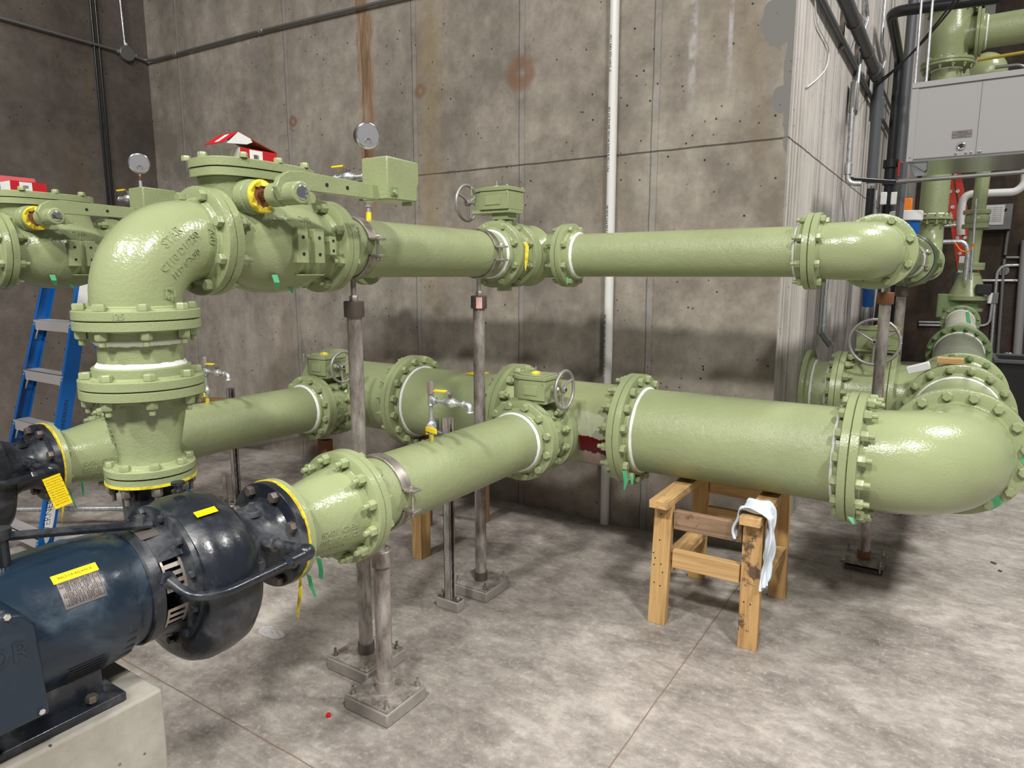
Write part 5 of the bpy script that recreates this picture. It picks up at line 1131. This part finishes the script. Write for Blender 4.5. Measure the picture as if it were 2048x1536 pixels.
bl_ = thing('blind_flange', 'green flange capping the top of the riser tee', 'pipe fitting', (XR, YR, ztop)); flange(bl_, (XR, YR, ztop), Z_, 12, hub=.05, R=.265)
pe = oy(1970, 150, 12.2); solo('round_elbow', MB().sphere(pe, .27, 28, (1, 1, 1.1)).cyl(pe, pe-X_*.32, .2, 30), M_CAST, 'rounded green elbow far behind the riser, just above the cabinet', 'pipe fitting')
run('gas_pipe', [oy(1955, 120, 11), oy(2060, 103, 11)], .021, M_GAS, 'yellow gas pipe high on the right beyond the green branch', 'pipe')
run('steel_conduit', [oy(1990, 135, 11), oy(2038, 129, 11), oy(2052, 136, 11)], .02, M_GRAYC, 'thin grey conduit below the yellow gas pipe')
solo('wall_duct', MB().bb((oy(1967, 40, 15.3).x, 15.3, oy(1967, 42, 15.3).z), (oy(1989, 40, 15.3).x, 15.6, 8.9)), M_GRAYC, 'grey duct high on the dark far wall above the green branch', 'duct')
# ------------------------------------------------------------------ thin riser with valves far back
YT = 11.9; XT = oy(1938, 560, YT).x
ry = YT
def zat(py): return oy(1945, py, ry).z
r1t = thing('thin_riser', 'thin green riser pipe rising beyond the cream pipe', 'pipe', (XT, ry, zat(595)))
part('pipe_body', MB().cyl((XT, ry, zat(560)), (XT+.05, ry, 3.6), .088, 28), M_CAST, r1t)
for py in (530, 453, 425, 536): p = zat(py); part('flange', MB().cyl((XT+.01, ry, p-.03), (XT+.01, ry, p+.03), .165, 28, None, .006), M_CAST, r1t)
vt = thing('globe_valve', 'round bodied green valve in the thin riser', 'valve', (XT, ry, zat(450))); part('valve_body', MB().sphere((XT+.02, ry-.02, zat(440)), .15, 22), M_CAST, vt)
ct = thing('control_valve', 'green conical control valve above the cream pipe with a black actuator', 'valve', (XT, ry, zat(600)))
part('cone_body', MB().cyl((XT, ry, zat(592)), (XT, ry, zat(545)), .24, 30, .12), M_CAST, ct); part('base_body', MB().cyl((XT, ry, zat(625)), (XT, ry, zat(594)), .16, 24).box((XT-.22, ry, zat(612)), (.28, .28, .34)), M_DGRN, ct, .01)
part('flange', MB().cyl((XT, ry, zat(600)), (XT, ry, zat(592)), .27, 30), M_CAST, ct); part('flange', MB().cyl((XT-.06, ry, zat(622)), (XT-.06, ry, zat(616)), .27, 30), M_CAST, ct); part('actuator', MB().box((XT+.18, ry-.2, zat(578)), (.18, .12, .14)), M_INK, ct, .01, label='black actuator'); part('side_handle', MB().cyl((XT+.26, ry-.2, zat(605)), (XT+.27, ry-.2, zat(585)), .025, 10), M_PVC, ct)
sg = solo('sight_tube', MB().cyl(oy(1941, 560, ry-.3), oy(1953, 397, ry-.3), .016, 10), M_ZINC, 'slim pale tube standing in front of the thin green riser', 'tube')
run('steel_conduit', [oy(1880, 484, 11.2), oy(1930, 483, 11.2), oy(1937, 505, 11.2), oy(1931, 560, 11.2)], .03, M_ZINC, 'bright conduit looping from the green riser to the control valve', fr=.15)
run('steel_conduit', [oy(1882, 452, 10.6), oy(1912, 450, 10.6)], .02, M_ZINC, 'short bright conduit stub crossing the red ladder')
solo('orange_wire', MB().tube(fillet([oy(1909, 484, 10.9), oy(1922, 503, 10.9), oy(1940, 503, 10.9), oy(1948, 487, 10.9)], .3, 8), .009, 8), M_ORANGE, 'drooping orange wire in front of the red ladder', 'wire')
# ------------------------------------------------------------------ red ladder leaning at the far wall
rl_ = thing('extension_ladder', 'red fibreglass extension ladder leaning upright near the dark far wall', 'ladder', oy(1925, 545, 13.2)*1)
base = oy(1926, 548, 13.2); topp = oy(1893, 335, 13.2); d_ = (topp-base); d_n = d_.normalized(); base0 = base-d_n*(base.z/d_n.z) if False else base
for k, (o_, wd) in enumerate(((0, .13), (.17, .10))):
    o2 = V((o_, .05*k, 0)); b = MB().prism([base+o2-X_*wd/2-d_*.0, base+o2+X_*wd/2, topp+o2*.7+X_*wd/2+d_*.25, topp+o2*.7-X_*wd/2+d_*.25], Y_, .05); part('side_rail', b, M_RED, rl_)
lowb = base-d_n*((base.z)/d_n.z); part('lower_rail', MB().prism([V((lowb.x-.02, lowb.y, 0)), V((lowb.x+.08, lowb.y, 0)), base+X_*.06, base-X_*.06], Y_, .05), M_ZINC, rl_)
for k in range(7):
    p = base+d_*(k*.145+.05); part('rung_end', MB().cyl(p+V((.0, -.012, 0)), p+V((.0, .0, 0)), .028, 14), M_ZINC, rl_); part('rung_end', MB().cyl(p+V((.10, -.012, 0)), p+V((.10, .0, 0)), .028, 14), M_ZINC, rl_)
part('warning_label', MB().box(base+d_*.09+V((.0, -.006, 0)), (.08, .004, .26)), M_PAPER, rl_)
# ------------------------------------------------------------------ far wall services
ew = thing('electrical_cabinet', 'grey wall-hung control panel with white printed sheet', 'electrical box', oy(1995, 460, 15.35)); q0, q1 = oy(1960, 460, 15.35), oy(2027, 407, 15.35)
part('panel_box', MB().bb((q0.x, 15.35, q0.z), (q1.x, 15.6, q1.z)), mat('panel_grey', (.17, .175, .17), .5), ew, .008); p = oy(1988, 430, 15.34); part('printed_sheet', MB().box(p, (.30, .004, .35)), M_PAPER, ew, label='white printed sheet')
b = MB()
for k in range(8): text(b, 'CIRCUIT  SCHEDULE  LOAD', .018, .001, lambda x, y, h, k=k: p+V((x, -.004-h, .12-.034*k+y)), res=1)
part('sheet_print', b, M_INK, ew); part('panel_latch', MB().cyl(oy(2012, 419, 15.34), oy(2012, 419, 15.32), .02, 10), M_DARK, ew)
run('white_pvc_pipe', [oy(1922, 470, 12.6), oy(1921, 425, 12.6), oy(1928, 388, 12.6), oy(2032, 384, 12.6), oy(2050, 368, 12.6), oy(2052, 330, 12.6)], .055, M_PVC, 'thick white plastic pipe bending across beyond the thin green riser', 'pipe', 16, .3)
run('steel_conduit', [oy(2016, 462, 15.55), oy(2010, 510, 15.55)], .03, M_GRAYC, 'grey conduit dropping from the control panel')
run('steel_conduit', [oy(2009, 518, 15.55), oy(2007, 538, 15.55), oy(1995, 715, 15.55)], .03, M_GRAYC, 'long grey conduit below the round box on the far wall')
run('steel_conduit', [oy(2042, 530, 15.55), oy(2005, 531, 15.55), oy(1994, 545, 15.55), oy(1985, 660, 15.55), oy(1980, 720, 15.55)], .03, M_ZINC, 'bright conduit curving down the far wall', fr=.3)
run('steel_conduit', [oy(1955, 561, 15.55), oy(2040, 561, 15.55)], .028, M_ZINC, 'level bright conduit crossing the far wall')
run('steel_conduit', [oy(2012, 515, 15.55), oy(2045, 515, 15.55)], .026, M_GRAYC, 'short level conduit right of the conduit fitting on the far wall')
run('steel_conduit', [oy(1985, 600, 15.55), oy(1978, 650, 15.55), oy(1950, 652, 15.55)], .025, M_ZINC, 'thin conduit curling from the switch box on the far wall', fr=.4)
solo('junction_box', MB().cyl(oy(2007, 541, 15.55), oy(2007, 541, 15.6), .09, 20), M_GRAYC, 'round grey junction box on the dark far wall', 'junction box')
solo('switch_box', MB().box(oy(1988, 596, 15.55), (.13, .1, .2)), M_GRAYC, 'small rectangular switch box on the far wall', 'electrical box', None, .006)
run('white_pvc_pipe', [oy(2052, 480, 15.5), oy(2043, 590, 15.5), oy(2034, 712, 15.5)], .07, M_CAB, 'thick pale pipe sloping down the far wall at the right edge', 'pipe', 16)
for k, py in enumerate((644, 650)): run('steel_conduit', [oy(1838, py, 15.55), oy(1898, py+1, 15.55)], .022, M_ZINC, ('upper', 'lower')[k]+' of two level conduits left of the cream pipe')
run('steel_conduit', [oy(1913, 545, 12.9), oy(1905, 640, 12.9)], .05, M_GPVC, 'grey pipe standing left of the conical control valve')
# white capped blue meter and orange box beside the upper elbow
mt = thing('flow_meter', 'white capped blue meter standing behind the upper right elbow', 'meter', oy(1830, 470, 7.0)); c0 = oy(1812, 431, 7.0)
part('cap', MB().cyl(c0-Z_*.05, c0+Z_*.035, .13, 30, None, .006), M_PAPER, mt); part('housing', MB().cyl(c0-Z_*.26, c0-Z_*.05, .11, 30), M_BLUE, mt)
solo('orange_box', MB().box(oy(1813, 415, 8.3), (.10, .10, .18)), M_ORANGE, 'small orange plastic box by the end of the whitewashed wall', 'box', None, .01)
for k, px in enumerate((1767, 1788)): solo('white_sensor', MB().box(oy(px, 397, 8.4), (.06, .05, .13)), M_PAPER, ('left', 'right')[k]+' small white sensor hanging by the black pipe', 'sensor', None, .008)
# ------------------------------------------------------------------ waste bin and its load
bn = thing('waste_bin', 'black plastic waste bin beyond the big elbow at the right edge', 'bin', (.72, 9.25, 0)); bx0, bx1, by0, by1, bz = .40, 1.05, 8.95, 9.6, .80
b = MB(); lo = [V((bx0+.05, by0+.05, 0)), V((bx1-.05, by0+.05, 0)), V((bx1-.05, by1-.05, 0)), V((bx0+.05, by1-.05, 0))]; hi = [V((bx0, by0, bz)), V((bx1, by0, bz)), V((bx1, by1, bz)), V((bx0, by1, bz))]
a = b.ring(lo); c = b.ring(hi); b.bridge(a, c); b.f.append(tuple(a)); i1 = b.ring([V((bx0+.03, by0+.03, bz)), V((bx1-.03, by0+.03, bz)), V((bx1-.03, by1-.03, bz)), V((bx0+.03, by1-.03, bz))]); b.bridge(c, i1); i2 = b.ring([v+V((0, 0, -.25)) for v in [V((bx0+.04, by0+.04, bz)), V((bx1-.04, by0+.04, bz)), V((bx1-.04, by1-.04, bz)), V((bx0+.04, by1-.04, bz))]]); b.bridge(i1, i2); b.f.append(tuple(i2))
part('bin_body', b, M_INK, bn, .006)
b = MB()
for (x0, y0, x1, y1) in ((bx0-.03, by0-.03, bx1+.03, by0+.01), (bx0-.03, by1-.01, bx1+.03, by1+.03), (bx0-.03, by0, bx0+.01, by1), (bx1-.01, by0, bx1+.03, by1)): b.bb((x0, y0, bz-.03), (x1, y1, bz+.01))
part('bin_rim', b, M_GPVC, bn, .008)
solo('cardboard_box', MB().bb((.80, 9.9, .55), (1.25, 10.3, .95)), M_CARD, 'brown cardboard box behind the black bin', 'box', None, .004)
film('crumpled_sack', (.55, 9.95, .62), .20, .12, .22, 'crumpled grey sack behind the rim of the black bin', 24, 11, M_GRAYC)
solo('pallet_stack', MB().bb((.35, 9.75, 0), (1.35, 10.4, .545)), M_WOODD, 'low dark stack carrying the box and the sack behind the bin', 'crate', None, .01)
